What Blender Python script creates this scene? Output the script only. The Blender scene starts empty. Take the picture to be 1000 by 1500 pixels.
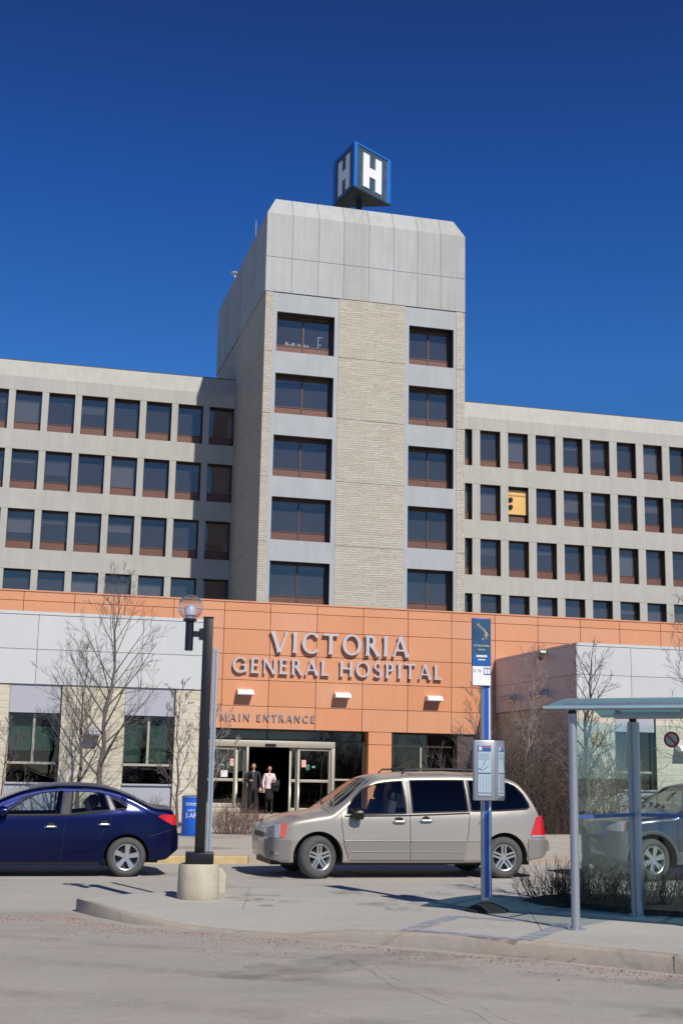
import bpy, bmesh, math, random
from math import radians as R, sin, cos, pi, sqrt, atan2
from mathutils import Vector, Matrix
sc = bpy.context.scene
C = sc.collection

# ------------------------------------------------------------------ camera
cam_d = bpy.data.cameras.new('camera'); cam = bpy.data.objects.new('camera', cam_d); C.objects.link(cam)
right = Vector((0.9672526, -0.2531517, 0.0183478)); up = Vector((-0.0669197, -0.1846234, 0.9805284)); fwd = Vector((0.2448351, 0.9496465, 0.1955183))
cam.matrix_world = Matrix(((right.x, up.x, -fwd.x, 0), (right.y, up.y, -fwd.y, 0), (right.z, up.z, -fwd.z, 1.7), (0, 0, 0, 1)))
cam_d.sensor_fit = 'VERTICAL'; cam_d.sensor_height = 24; cam_d.lens = 1900 / 1500 * 24
cam_d.clip_start = 0.05; cam_d.clip_end = 4000
sc.camera = cam
# ------------------------------------------------------------------ light
SUN = Vector((0.27, -1.0, 0.98)).normalized()
elev = math.asin(SUN.z); azim = atan2(SUN.x, SUN.y)
w = bpy.data.worlds.new('World'); sc.world = w; w.use_nodes = True
nt = w.node_tree; nt.nodes.clear()
sky = nt.nodes.new('ShaderNodeTexSky'); sky.sky_type = 'NISHITA'; sky.sun_disc = False
sky.sun_elevation = elev; sky.sun_rotation = azim
sky.altitude = 2500; sky.air_density = 0.75; sky.dust_density = 0.15; sky.ozone_density = 5.0
hs = nt.nodes.new('ShaderNodeHueSaturation'); hs.inputs['Saturation'].default_value = 1.22; hs.inputs['Hue'].default_value = 0.503; hs.inputs['Value'].default_value = 1.0
bg = nt.nodes.new('ShaderNodeBackground'); bg.inputs['Strength'].default_value = 0.075
wo = nt.nodes.new('ShaderNodeOutputWorld')
nt.links.new(sky.outputs[0], hs.inputs['Color']); 
# the clear, polarised sky: deeper overhead than near the roofs
tcw = nt.nodes.new('ShaderNodeTexCoord'); sxw = nt.nodes.new('ShaderNodeSeparateXYZ'); rmp = nt.nodes.new('ShaderNodeValToRGB'); mlt = nt.nodes.new('ShaderNodeVectorMath'); mlt.operation = 'MULTIPLY'
nt.links.new(tcw.outputs['Generated'], sxw.inputs[0]); nt.links.new(sxw.outputs[2], rmp.inputs[0])
els = rmp.color_ramp.elements; els[0].position = 0.30; els[0].color = (.94, .90, .92, 1); els[1].position = 0.60; els[1].color = (.62, .46, .58, 1)
for ps, cl_ in ((0.0, (.72, .66, .62, 1)), (0.2, (.72, .68, .66, 1)), (0.42, (.74, .72, .90, 1)), (0.52, (.70, .54, .72, 1)), (0.8, (.38, .30, .38, 1))): e_ = els.new(ps); e_.color = cl_  # stops between
scl = nt.nodes.new('ShaderNodeVectorMath'); scl.operation = 'SCALE'; scl.inputs['Scale'].default_value = 2.0
nt.links.new(hs.outputs[0], mlt.inputs[0]); nt.links.new(rmp.outputs[0], mlt.inputs[1]); nt.links.new(mlt.outputs[0], scl.inputs[0]); nt.links.new(scl.outputs[0], bg.inputs[0]); nt.links.new(bg.outputs[0], wo.inputs[0])
sl = bpy.data.lights.new('sun', 'SUN'); sl.energy = 4.45; sl.angle = R(0.53); sl.color = (1.0, 0.955, 0.875)
so = bpy.data.objects.new('sun', sl); C.objects.link(so); so.rotation_euler = SUN.to_track_quat('Z', 'Y').to_euler(); so.location = (20, -40, 60)
sc.view_settings.view_transform = 'Standard'; sc.view_settings.look = 'None'; sc.view_settings.exposure = 0.0; sc.view_settings.gamma = 1
rnd = random.Random(7)

# ------------------------------------------------------------------ materials
MATS = {}
def srgb(r, g, b):
    f = lambda c: (c / 255 / 12.92) if c / 255 <= 0.04045 else ((c / 255 + 0.055) / 1.055) ** 2.4
    return (f(r), f(g), f(b))
def mat(name, col, rough=0.6, metal=0.0, var=0.08, scale=4.0, bump=0.0, bscale=60.0, coat=0.0, spec=0.5, streak=0.0, emit=0.0, fine=0.0):
    if name in MATS: return MATS[name]
    m = bpy.data.materials.new(name); m.use_nodes = True; n = m.node_tree.nodes; l = m.node_tree.links
    p = n['Principled BSDF']; p.inputs['Roughness'].default_value = rough; p.inputs['Metallic'].default_value = metal
    p.inputs['Specular IOR Level'].default_value = spec
    if coat: p.inputs['Coat Weight'].default_value = coat; p.inputs['Coat Roughness'].default_value = 0.10
    tc = n.new('ShaderNodeTexCoord')
    def noise(s, d=4, vec=None, r=0.6):
        t = n.new('ShaderNodeTexNoise'); t.inputs['Scale'].default_value = s; t.inputs['Detail'].default_value = d; t.inputs['Roughness'].default_value = r
        l.new(vec or tc.outputs['Object'], t.inputs['Vector']); return t.outputs['Fac']
    def scaled(src, amp, inp):   # inp * (1 + (src-.5)*amp*2)
        mm = n.new('ShaderNodeMapRange'); mm.inputs['From Min'].default_value = 0.25; mm.inputs['From Max'].default_value = 0.75
        mm.inputs['To Min'].default_value = 1 - amp; mm.inputs['To Max'].default_value = 1 + amp; l.new(src, mm.inputs['Value'])
        v = n.new('ShaderNodeVectorMath'); v.operation = 'SCALE'; l.new(inp, v.inputs[0]); l.new(mm.outputs[0], v.inputs['Scale']); return v.outputs[0]
    rgb = n.new('ShaderNodeRGB'); rgb.outputs[0].default_value = (*col, 1); c = rgb.outputs[0]
    if var: c = scaled(noise(scale), var, c)
    if fine: c = scaled(noise(scale * 40, 3), fine, c)
    if streak:
        mp = n.new('ShaderNodeMapping'); mp.inputs['Scale'].default_value = (2.2, 2.2, 0.22); l.new(tc.outputs['Object'], mp.inputs[0])
        c = scaled(noise(1.6, 6, mp.outputs[0], 0.7), streak, c)
    l.new(c, p.inputs['Base Color'])
    if bump:
        b = n.new('ShaderNodeBump'); b.inputs['Strength'].default_value = bump; b.inputs['Distance'].default_value = 0.01
        l.new(noise(bscale, 5), b.inputs['Height']); l.new(b.outputs[0], p.inputs['Normal'])
    if emit:
        p.inputs['Emission Color'].default_value = (*col, 1); p.inputs['Emission Strength'].default_value = emit
    MATS[name] = m; return m
def glass(name, tint, refl=0.06, rough=0.0, gcol=(1, 1, 1), wav=0.0, maxr=.9):
    if name in MATS: return MATS[name]
    m = bpy.data.materials.new(name); m.use_nodes = True; n = m.node_tree.nodes; l = m.node_tree.links; n.clear()
    o = n.new('ShaderNodeOutputMaterial'); mx = n.new('ShaderNodeMixShader'); t = n.new('ShaderNodeBsdfTransparent'); g = n.new('ShaderNodeBsdfGlossy')
    t.inputs[0].default_value = (*tint, 1); g.inputs['Roughness'].default_value = rough; g.inputs['Color'].default_value = (*gcol, 1)
    fr = n.new('ShaderNodeLayerWeight'); fr.inputs['Blend'].default_value = 0.25
    mr = n.new('ShaderNodeMapRange'); mr.inputs['To Min'].default_value = refl; mr.inputs['To Max'].default_value = maxr
    l.new(fr.outputs['Fresnel'], mr.inputs['Value'])
    l.new(mr.outputs[0], mx.inputs[0]); l.new(t.outputs[0], mx.inputs[1]); l.new(g.outputs[0], mx.inputs[2]); l.new(mx.outputs[0], o.inputs[0])
    if wav:
        tc = n.new('ShaderNodeTexCoord'); ns = n.new('ShaderNodeTexNoise'); ns.inputs['Scale'].default_value = 0.9; ns.inputs['Detail'].default_value = 1
        b = n.new('ShaderNodeBump'); b.inputs['Strength'].default_value = wav; b.inputs['Distance'].default_value = 0.1
        l.new(tc.outputs['Object'], ns.inputs['Vector']); l.new(ns.outputs['Fac'], b.inputs['Height']); l.new(b.outputs[0], g.inputs['Normal']); l.new(b.outputs[0], fr.inputs['Normal'])
    MATS[name] = m; return m
def stone(name, c1, c2, cm, bw=0.75, bh=0.16, mortar=0.006, bump=0.6, mott=0.10):
    if name in MATS: return MATS[name]
    m = bpy.data.materials.new(name); m.use_nodes = True; n = m.node_tree.nodes; l = m.node_tree.links
    p = n['Principled BSDF']; p.inputs['Roughness'].default_value = 0.9
    tc = n.new('ShaderNodeTexCoord'); sx = n.new('ShaderNodeSeparateXYZ'); l.new(tc.outputs['Object'], sx.inputs[0])
    a = n.new('ShaderNodeMath'); a.operation = 'ADD'; l.new(sx.outputs[0], a.inputs[0]); l.new(sx.outputs[1], a.inputs[1])
    cb = n.new('ShaderNodeCombineXYZ'); l.new(a.outputs[0], cb.inputs[0]); l.new(sx.outputs[2], cb.inputs[1])
    # wobble the joints a little: split-face stone is not laid like machine brick
    wn = n.new('ShaderNodeTexNoise'); wn.inputs['Scale'].default_value = 1.3; l.new(cb.outputs[0], wn.inputs['Vector'])
    ws = n.new('ShaderNodeVectorMath'); ws.operation = 'SCALE'; ws.inputs['Scale'].default_value = 0.10; l.new(wn.outputs['Color'], ws.inputs[0])
    wa = n.new('ShaderNodeVectorMath'); l.new(cb.outputs[0], wa.inputs[0]); l.new(ws.outputs[0], wa.inputs[1])
    br = n.new('ShaderNodeTexBrick'); l.new(wa.outputs[0], br.inputs['Vector'])
    br.inputs['Scale'].default_value = 1; br.inputs['Brick Width'].default_value = bw; br.inputs['Row Height'].default_value = bh
    br.inputs['Mortar Size'].default_value = mortar; br.inputs['Mortar Smooth'].default_value = 0.3; br.inputs['Bias'].default_value = -0.1
    br.inputs['Color1'].default_value = (*c1, 1); br.inputs['Color2'].default_value = (*c2, 1); br.inputs['Mortar'].default_value = (*cm, 1)
    br.offset = 0.37; br.squash = 0.6; br.squash_frequency = 3
    ns = n.new('ShaderNodeTexNoise'); ns.inputs['Scale'].default_value = 7; ns.inputs['Detail'].default_value = 6; ns.inputs['Roughness'].default_value = 0.7
    mp = n.new('ShaderNodeMapping'); mp.inputs['Scale'].default_value = (0.6, 2.4, 1); l.new(cb.outputs[0], mp.inputs[0]); l.new(mp.outputs[0], ns.inputs['Vector'])
    mr = n.new('ShaderNodeMapRange'); mr.inputs['From Min'].default_value = 0.3; mr.inputs['From Max'].default_value = 0.7; mr.inputs['To Min'].default_value = 1 - mott; mr.inputs['To Max'].default_value = 1 + mott; l.new(ns.outputs['Fac'], mr.inputs['Value'])
    sc_ = n.new('ShaderNodeVectorMath'); sc_.operation = 'SCALE'; l.new(br.outputs['Color'], sc_.inputs[0]); l.new(mr.outputs[0], sc_.inputs['Scale'])
    l.new(sc_.outputs[0], p.inputs['Base Color'])
    ad = n.new('ShaderNodeMath'); ad.operation = 'SUBTRACT'; l.new(ns.outputs['Fac'], ad.inputs[0]); l.new(br.outputs['Fac'], ad.inputs[1])
    b = n.new('ShaderNodeBump'); b.inputs['Strength'].default_value = bump; b.inputs['Distance'].default_value = 0.05; l.new(ad.outputs[0], b.inputs['Height']); l.new(b.outputs[0], p.inputs['Normal'])
    MATS[name] = m; return m
def pavement(name, col, speck=0.25, blotch=0.10, tint=(0.9, 0.75, 0.68), tintamt=0.3, crack=0.25):
    m = bpy.data.materials.new(name); m.use_nodes = True; n = m.node_tree.nodes; l = m.node_tree.links
    p = n['Principled BSDF']; p.inputs['Roughness'].default_value = 0.88
    tc = n.new('ShaderNodeTexCoord')
    def noise(s, d=4, r=0.6):
        t = n.new('ShaderNodeTexNoise'); t.inputs['Scale'].default_value = s; t.inputs['Detail'].default_value = d; t.inputs['Roughness'].default_value = r
        l.new(tc.outputs['Object'], t.inputs['Vector']); return t.outputs['Fac']
    def rng(src, a, b, lo=0.3, hi=0.7):
        mm = n.new('ShaderNodeMapRange'); mm.inputs['From Min'].default_value = lo; mm.inputs['From Max'].default_value = hi
        mm.inputs['To Min'].default_value = a; mm.inputs['To Max'].default_value = b; l.new(src, mm.inputs['Value']); return mm.outputs[0]
    def scale(c, f):
        v = n.new('ShaderNodeVectorMath'); v.operation = 'SCALE'; l.new(c, v.inputs[0]); l.new(f, v.inputs['Scale']); return v.outputs[0]
    mx = n.new('ShaderNodeMix'); mx.data_type = 'RGBA'
    mx.inputs[6].default_value = (*col, 1); mx.inputs[7].default_value = (col[0] * tint[0] * 1.25, col[1] * tint[1] * 1.25, col[2] * tint[2] * 1.25, 1)
    l.new(rng(noise(0.9, 5, 0.7), 0, tintamt, 0.42, 0.72), mx.inputs[0])
    c = scale(mx.outputs[2], rng(noise(0.35, 5), 1 - blotch, 1 + blotch))
    c = scale(c, rng(noise(9, 4), 1 - blotch * 0.5, 1 + blotch * 0.5))
    c = scale(c, rng(noise(140, 2, 0.8), 1 - speck, 1 + speck)); c = scale(c, rng(noise(38, 3, 0.8), 1 - speck * .45, 1 + speck * .45))
    mpv = n.new('ShaderNodeMapping'); mpv.inputs['Scale'].default_value = (.25, 2.2, 1); mpv.inputs['Rotation'].default_value = (0, 0, .5); l.new(tc.outputs['Object'], mpv.inputs[0]); tv = n.new('ShaderNodeTexNoise'); tv.inputs['Scale'].default_value = 1.1; tv.inputs['Detail'].default_value = 5; l.new(mpv.outputs[0], tv.inputs['Vector']); c = scale(c, rng(tv.outputs['Fac'], 1 - blotch * .6, 1 + blotch * .6))
    if crack:
        vo = n.new('ShaderNodeTexVoronoi'); vo.feature = 'DISTANCE_TO_EDGE'; vo.inputs['Scale'].default_value = 0.33
        wn = n.new('ShaderNodeTexNoise'); wn.inputs['Scale'].default_value = 1.2; wn.inputs['Detail'].default_value = 6; l.new(tc.outputs['Object'], wn.inputs['Vector'])
        va = n.new('ShaderNodeVectorMath'); l.new(tc.outputs['Object'], va.inputs[0]); l.new(wn.outputs['Color'], va.inputs[1]); l.new(va.outputs[0], vo.inputs['Vector'])
        c = scale(c, rng(vo.outputs['Distance'], 1 - crack, 1.0, 0.0, 0.012))
    l.new(c, p.inputs['Base Color'])
    b = n.new('ShaderNodeBump'); b.inputs['Strength'].default_value = 0.35; b.inputs['Distance'].default_value = 0.006; l.new(noise(90, 4), b.inputs['Height']); l.new(b.outputs[0], p.inputs['Normal'])
    MATS[name] = m; return m

M_road = pavement('asphalt_road', srgb(159, 153, 145), 0.32, 0.09, crack=0.06)
M_drive = pavement('driveway_paving', srgb(170, 165, 157), 0.15, 0.07, tintamt=0.25, crack=0.08)
M_side = pavement('sidewalk_concrete', srgb(172, 167, 159), 0.08, 0.07, tintamt=0.12, crack=0.08)
M_apron = pavement('apron_concrete', srgb(180, 171, 158), 0.06, 0.06, tintamt=0.1, crack=0.06)
M_kerb = pavement('kerb_concrete', srgb(160, 150, 138), 0.16, 0.14, tintamt=0.5, crack=0.2)
M_ground = pavement('bare_ground', srgb(140, 132, 118), 0.2, 0.15)
M_lime = stone('limestone', srgb(193, 184, 168), srgb(180, 171, 155), srgb(150, 141, 124), 0.8, 0.12, 0.006, 0.7, 0.13)
M_lime2 = stone('smooth_limestone', srgb(205, 197, 178), srgb(192, 182, 160), srgb(158, 147, 126), 0.9, 0.2, 0.006, 0.35, 0.08)
M_conc = mat('precast_concrete', srgb(173, 170, 162), 0.85, var=0.06, scale=0.8, streak=0.10, bump=0.2, bscale=30, fine=0.03)
M_concb = mat('grey_precast', srgb(166, 169, 170), 0.8, var=0.05, scale=0.9, streak=0.08, bump=0.2, bscale=30)
M_cap = mat('cap_panel', srgb(171, 172, 170), 0.75, var=0.05, scale=0.9, streak=0.11)
M_cap2 = mat('cap_panel_aged', srgb(165, 165, 160), 0.75, var=0.06, scale=0.8, streak=0.13)
M_capd = mat('panel_joint', srgb(120, 122, 122), 0.9, var=0)
M_orange = [mat('orange_panel_%s' % s, c, 0.42, var=0.035, scale=0.5, streak=0.035, bump=.12, bscale=.8) for s, c in (('warm', srgb(212, 147, 107)), ('pale', srgb(210, 150, 113)), ('deep', srgb(209, 143, 102)))]
M_joint = mat('dark_joint', srgb(95, 55, 38), 0.9, var=0)
M_white = [mat('white_panel_%s' % s, c, 0.38, var=0.025, scale=0.4, streak=0.035) for s, c in (('cool', srgb(197, 198, 196)), ('plain', srgb(194, 195, 194)))]
M_wjoint = mat('white_joint', srgb(120, 124, 128), 0.9, var=0)
M_lilac = mat('lilac_panel', srgb(170, 170, 178), 0.45, var=0.02)
M_brown = mat('brown_spandrel', srgb(112, 78, 64), 0.4, var=0.10, scale=1.5, metal=0.2)
M_bframe = mat('bronze_frame', srgb(96, 70, 60), 0.4, var=0.05, metal=0.3)
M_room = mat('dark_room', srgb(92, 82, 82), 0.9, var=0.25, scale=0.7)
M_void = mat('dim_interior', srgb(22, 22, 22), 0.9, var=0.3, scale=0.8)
M_blind = mat('roller_blind', srgb(120, 122, 122), 0.8, var=0.05)
M_gblind = mat('green_blind', srgb(90, 125, 112), 0.8, var=0.15, scale=3)
M_ply = mat('plywood', srgb(222, 178, 105), 0.7, var=0.12, scale=2.5, streak=0.1)
M_black = mat('black_paint', srgb(22, 21, 22), 0.35, var=0.1)
M_rubber = mat('black_rubber', srgb(38, 38, 39), 0.75, var=0.15, scale=8)
M_tyre = mat('tyre_rubber', srgb(78, 77, 75), 0.85, var=0.12, scale=12)
M_dark = mat('dark_plastic', srgb(24, 24, 26), 0.55, var=0.1)
M_alloy = mat('alloy_wheel', srgb(190, 190, 190), 0.3, 0.75, var=0.04)
M_chrome = mat('chrome_trim', srgb(200, 202, 205), 0.2, 0.9, var=0.02)
M_alum = mat('brushed_aluminium', srgb(165, 168, 175), 0.42, 0.55, var=0.04)
M_galv = mat('galvanised_steel', srgb(160, 172, 184), 0.5, 0.5, var=0.10, scale=10)
M_blue = mat('blue_vinyl', srgb(28, 82, 178), 0.4, var=0.05)
M_bark = mat('grey_bark', srgb(94, 86, 82), 0.9, var=0.25, scale=14, bump=0.4)
M_bark2 = mat('brown_twig', srgb(104, 84, 70), 0.9, var=0.3, scale=9)
M_twigd = mat('dark_twig', srgb(78, 64, 54), 0.9, var=0.3, scale=9)
M_tan = mat('dry_twig', srgb(128, 106, 84), 0.9, var=0.3, scale=6)
M_soil = mat('dark_soil', srgb(62, 52, 44), 0.95, var=0.3, scale=9, bump=0.9, bscale=25, fine=0.2)
M_alumframe = mat('champagne_frame', srgb(176, 170, 154), 0.45, 0.3, var=0.04)
M_paper = mat('white_paper', srgb(225, 225, 220), 0.8, var=0.03)
M_letter = mat('brushed_letter', srgb(196, 192, 196), 0.45, 0.25, var=0.03)
M_fix = mat('white_fixture', srgb(235, 232, 228), 0.4, var=0.02)
G_win = glass('window_glass', (0.66, 0.64, 0.66), 0.19, 0.03, (1.0, 0.74, 0.58), wav=0.12)
G_clear = glass('door_glass', (0.42, 0.47, 0.46), 0.04, 0.0, (1, .85, .75), wav=0.05)
G_shel = glass('shelter_glass', (0.88, 0.955, 0.945), 0.03, maxr=.22)
G_roof = glass('tinted_roof_glass', (0.42, 0.66, 0.68), 0.03, 0.2, maxr=.25)
_n = G_roof.node_tree.nodes; _l = G_roof.node_tree.links   # frosted: part of the light scatters in the sheet
_tr = _n.new('ShaderNodeBsdfTranslucent'); _df = _n.new('ShaderNodeBsdfDiffuse'); _m1 = _n.new('ShaderNodeMixShader'); _m2 = _n.new('ShaderNodeMixShader')
_tr.inputs[0].default_value = (.45, .62, .66, 1); _df.inputs[0].default_value = (.42, .58, .64, 1)
_o = [q for q in _n if q.type == 'OUTPUT_MATERIAL'][0]; _src = _o.inputs[0].links[0].from_socket
_l.new(_tr.outputs[0], _m1.inputs[1]); _l.new(_df.outputs[0], _m1.inputs[2]); _m2.inputs[0].default_value = .42; _l.new(_src, _m2.inputs[1]); _l.new(_m1.outputs[0], _m2.inputs[2]); _l.new(_m2.outputs[0], _o.inputs[0])
G_car = glass('car_glass', (0.80, 0.87, 0.86), 0.05)
G_priv = glass('privacy_glass', (0.035, 0.04, 0.05), 0.045, 0, (1, .85, .75))
G_globe = glass('clear_globe', (0.93, 0.94, 0.96), 0.05, maxr=.5)
G_lens = glass('clear_lens', (0.8, 0.82, 0.85), 0.10)

_n = G_win.node_tree.nodes; _l = G_win.node_tree.links   # a thin film of dust on the big panes
_df = _n.new('ShaderNodeBsdfDiffuse'); _df.inputs[0].default_value = (.55, .50, .50, 1); _m = _n.new('ShaderNodeMixShader'); _m.inputs[0].default_value = .055
_o = [q for q in _n if q.type == 'OUTPUT_MATERIAL'][0]; _src = _o.inputs[0].links[0].from_socket
_l.new(_src, _m.inputs[1]); _l.new(_df.outputs[0], _m.inputs[2]); _l.new(_m.outputs[0], _o.inputs[0])

# ------------------------------------------------------------------ mesh helpers
class MB:
    def __init__(s): s.v = []; s.f = []; s.mi = []; s.m = 0
    def add(s, vs, fs):
        k = len(s.v); s.v += [tuple(v) for v in vs]
        for f in fs: s.f.append([i + k for i in f]); s.mi.append(s.m)
        return s
    def box(s, x0, x1, y0, y1, z0, z1, rot=None, org=None):
        vs = [Vector((x, y, z)) for z in (z0, z1) for x, y in ((x0, y0), (x1, y0), (x1, y1), (x0, y1))]
        if rot is not None: vs = [rot @ v for v in vs]
        if org is not None: vs = [v + Vector(org) for v in vs]
        return s.add(vs, [(0, 3, 2, 1), (4, 5, 6, 7), (0, 1, 5, 4), (1, 2, 6, 5), (2, 3, 7, 6), (3, 0, 4, 7)])
    def prism(s, poly, a, b, ax='y'):
        # poly of 2D points extruded between a and b along axis
        n = len(poly)
        def P(p, t): return {'y': (p[0], t, p[1]), 'z': (p[0], p[1], t), 'x': (t, p[0], p[1])}[ax]
        vs = [P(p, a) for p in poly] + [P(p, b) for p in poly]
        return s.add(vs, [list(range(n))[::-1], list(range(n, 2 * n))] + [(i, (i + 1) % n, n + (i + 1) % n, n + i) for i in range(n)])
    def tube(s, pts, rad, n=8, cap=True):
        pts = [Vector(p) for p in pts]
        if not hasattr(rad, '__len__'): rad = [rad] * len(pts)
        k = len(s.v); prev = None
        for i, p in enumerate(pts):
            d = (pts[min(i + 1, len(pts) - 1)] - pts[max(i - 1, 0)])
            if d.length < 1e-9: d = Vector((0, 0, 1))
            d.normalize()
            a = prev if prev is not None else (Vector((1, 0, 0)) if abs(d.x) < 0.9 else Vector((0, 1, 0)))
            a = (a - d * a.dot(d)).normalized(); prev = a; b = d.cross(a)
            for j in range(n):
                t = 2 * pi * j / n; s.v.append(tuple(p + (a * cos(t) + b * sin(t)) * rad[i]))
        for i in range(len(pts) - 1):
            for j in range(n):
                s.f.append([k + i * n + j, k + i * n + (j + 1) % n, k + (i + 1) * n + (j + 1) % n, k + (i + 1) * n + j]); s.mi.append(s.m)
        if cap:
            s.f.append([k + j for j in range(n)][::-1]); s.mi.append(s.m)
            s.f.append([k + (len(pts) - 1) * n + j for j in range(n)]); s.mi.append(s.m)
        return s
    def lathe(s, prof, c=(0, 0, 0), ax='z', n=24, mat4=None):
        # prof: (r, h)
        k = len(s.v)
        for r, h in prof:
            for j in range(n):
                t = 2 * pi * j / n; p = (r * cos(t), r * sin(t), h)
                if ax == 'y': p = (p[0], h, p[1])
                if ax == 'x': p = (h, p[0], p[1])
                s.v.append((p[0] + c[0], p[1] + c[1], p[2] + c[2]))
        for i in range(len(prof) - 1):
            for j in range(n):
                s.f.append([k + i * n + j, k + i * n + (j + 1) % n, k + (i + 1) * n + (j + 1) % n, k + (i + 1) * n + j]); s.mi.append(s.m)
        return s
    def build(s, name, m, parent=None, smooth=False, angle=35, bevel=0):
        me = bpy.data.meshes.new(name); me.from_pydata(s.v, [], s.f)
        ms = m if isinstance(m, (list, tuple)) else [m]
        for q in ms: me.materials.append(q)
        if len(ms) > 1: me.polygons.foreach_set('material_index', s.mi)
        bm = bmesh.new(); bm.from_mesh(me); bmesh.ops.recalc_face_normals(bm, faces=bm.faces)
        if bevel:
            bmesh.ops.remove_doubles(bm, verts=bm.verts, dist=1e-5)
            es = [e for e in bm.edges if len(e.link_faces) == 2 and e.calc_face_angle(0) > 0.6]
            bmesh.ops.bevel(bm, geom=es, offset=bevel, segments=2, affect='EDGES', profile=0.5, clamp_overlap=True)
        bm.to_mesh(me); bm.free()
        if smooth:
            me.polygons.foreach_set('use_smooth', [True] * len(me.polygons))
            me.set_sharp_from_angle(angle=R(angle))
        me.update()
        o = bpy.data.objects.new(name, me); C.objects.link(o)
        if parent is not None: o.parent = parent
        return o
def tag(o, label=None, cat=None, group=None, kind=None):
    if label: o['label'] = label
    if cat: o['category'] = cat
    if group: o['group'] = group
    if kind: o['kind'] = kind
    return o
def empty(name, label, cat, loc=(0, 0, 0), rz=0, group=None):
    o = bpy.data.objects.new(name, None); C.objects.link(o); o.location = loc; o.rotation_euler = (0, 0, rz); o.empty_display_size = 0.2
    return tag(o, label, cat, group)
def struct(o): o['kind'] = 'structure'; return o
def copy_tree(o, parent=None):
    c = o.copy(); C.objects.link(c)
    if parent is not None: c.parent = parent
    for ch in [q for q in o.children]: copy_tree(ch, c)
    return c
def BX(name, m, parent, *b, bevel=0): return MB().box(*b).build(name, m, parent, bevel=bevel, smooth=bool(bevel))
def text(name, body, size, m, parent, loc, rot=(pi / 2, 0, 0), depth=0.004, align='LEFT', sx=1.0):
    cu = bpy.data.curves.new(name, 'FONT'); cu.body = body; cu.size = size; cu.extrude = depth; cu.align_x = align; cu.resolution_u = 3
    t = bpy.data.objects.new(name + '_curve', cu); C.objects.link(t); bpy.context.view_layer.update()
    me = bpy.data.meshes.new_from_object(t.evaluated_get(bpy.context.evaluated_depsgraph_get())); bpy.data.objects.remove(t); bpy.data.curves.remove(cu)
    me.materials.clear(); me.materials.append(m)
    o = bpy.data.objects.new(name, me); C.objects.link(o); o.parent = parent; o.location = loc; o.rotation_euler = rot; o.scale = (sx, 1, 1); return o

# ================================================================== THE GROUND
def sheet(name, poly, z, m):
    mb = MB(); mb.add([(x, y, z) for x, y in poly], [list(range(len(poly)))]); return struct(mb.build(name, m))
sheet('ground', [(-700, -500), (700, -500), (700, 900), (-700, 900)], -0.03, M_ground)
sheet('road', [(-80, -45), (100, -45), (100, 16.4), (1.05, 16.4), (-80, 16.0)], 0.0, M_road)
sheet('driveway', [(-80, 16.0), (1.05, 16.4), (100, 16.4), (100, 24.2), (-80, 24.2)], 0.0, M_drive)
# apron in front of the hospital, with its kerb
mb = MB().box(-60, 90, 24.38, 78, -0.3, 0.13); struct(mb.build('sidewalk_apron', M_apron))
mb = MB().box(-60, 2.7, 24.2, 24.38, -0.3, 0.132).box(4.6, 90, 24.2, 24.38, -0.3, 0.132); struct(mb.build('kerb', M_kerb, bevel=0.02))
M_yel = mat('yellow_kerb_paint', srgb(186, 162, 116), 0.7, var=0.2, scale=6)
mb = MB().box(2.703, 4.597, 24.2, 24.38, -0.3, 0.133); struct(mb.build('painted_kerb', M_yel, bevel=0.02))
# the island with bus stop: kerb runs down to a dropped section and up again
FR = [(1.04, 16.30, .15), (1.22, 15.75, .14), (1.55, 15.0, .10), (2.1, 14.45, .03), (2.6, 14.05, .015), (3.05, 13.62, .02), (3.55, 13.2, .11), (4.3, 12.55, .15), (5.12, 11.75, .15), (5.9, 10.85, .15), (8.0, 8.5, .15), (11.0, 5.2, .15), (15, 0.8, .15), (22, -7, .15)]
BK = [(1.10, 16.42, .15), (1.5, 16.75, .15), (2.0, 17.05, .15), (2.6, 17.4, .15), (3.4, 17.7, .15), (4.3, 17.9, .15), (5.2, 18.0, .15), (6.2, 18.05, .15), (7.3, 18.1, .15), (8.4, 18.15, .15), (11, 18.2, .15), (15, 18.2, .15), (22, 18.2, .15), (30, 18.2, .15)]
mb = MB(); ins = []
for i, (x, y, z) in enumerate(FR):
    bx, by, _ = BK[i]; d = Vector((bx - x, by - y)); L = d.length; d.normalize()
    row = []
    for t in (min(.16, L * .3), min(.95, L * .6), L * .8, L - .03 if i else L * .95):
        zz = z if t <= .2 else .15
        row.append((x + d.x * t, y + d.y * t, zz))
    ins.append(row)
vs = [p for r_ in ins for p in r_]; fs = []
for i in range(len(ins) - 1):
    for j in range(3): fs.append((i * 4 + j, (i + 1) * 4 + j, (i + 1) * 4 + j + 1, i * 4 + j + 1))
mb.add(vs, fs); struct(mb.build('sidewalk_island', M_side, smooth=True, angle=60))
mb = MB(); vs = []; fs = []
for i, (x, y, z) in enumerate(FR):
    q = ins[i][0]; d = Vector((q[0] - x, q[1] - y))
    vs += [(x, y, -.05), (x + d.x * .02, y + d.y * .02, max(z - .025, -.01)), (x + d.x * .2, y + d.y * .2, z + .001), (q[0] + d.x * .03, q[1] + d.y * .03, z + .003)]
for i in range(len(FR) - 1):
    for j in range(3): fs.append((i * 4 + j, (i + 1) * 4 + j, (i + 1) * 4 + j + 1, i * 4 + j + 1))
fs.append((0, 1, 2, 3))
mb.add(vs, fs)
q = ins[0]; b0 = BK[0]
mb.add([(FR[0][0], FR[0][1], -.05), (b0[0], b0[1], -.05), (b0[0], b0[1], .15), (FR[0][0], FR[0][1], .15)], [(0, 1, 2, 3)])
mb.add([(FR[0][0], FR[0][1], .151), (b0[0], b0[1], .151), (ins[0][3][0] + .04, ins[0][3][1], .153), (ins[0][0][0] + .04, ins[0][0][1], .153)], [(0, 1, 2, 3)])
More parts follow.
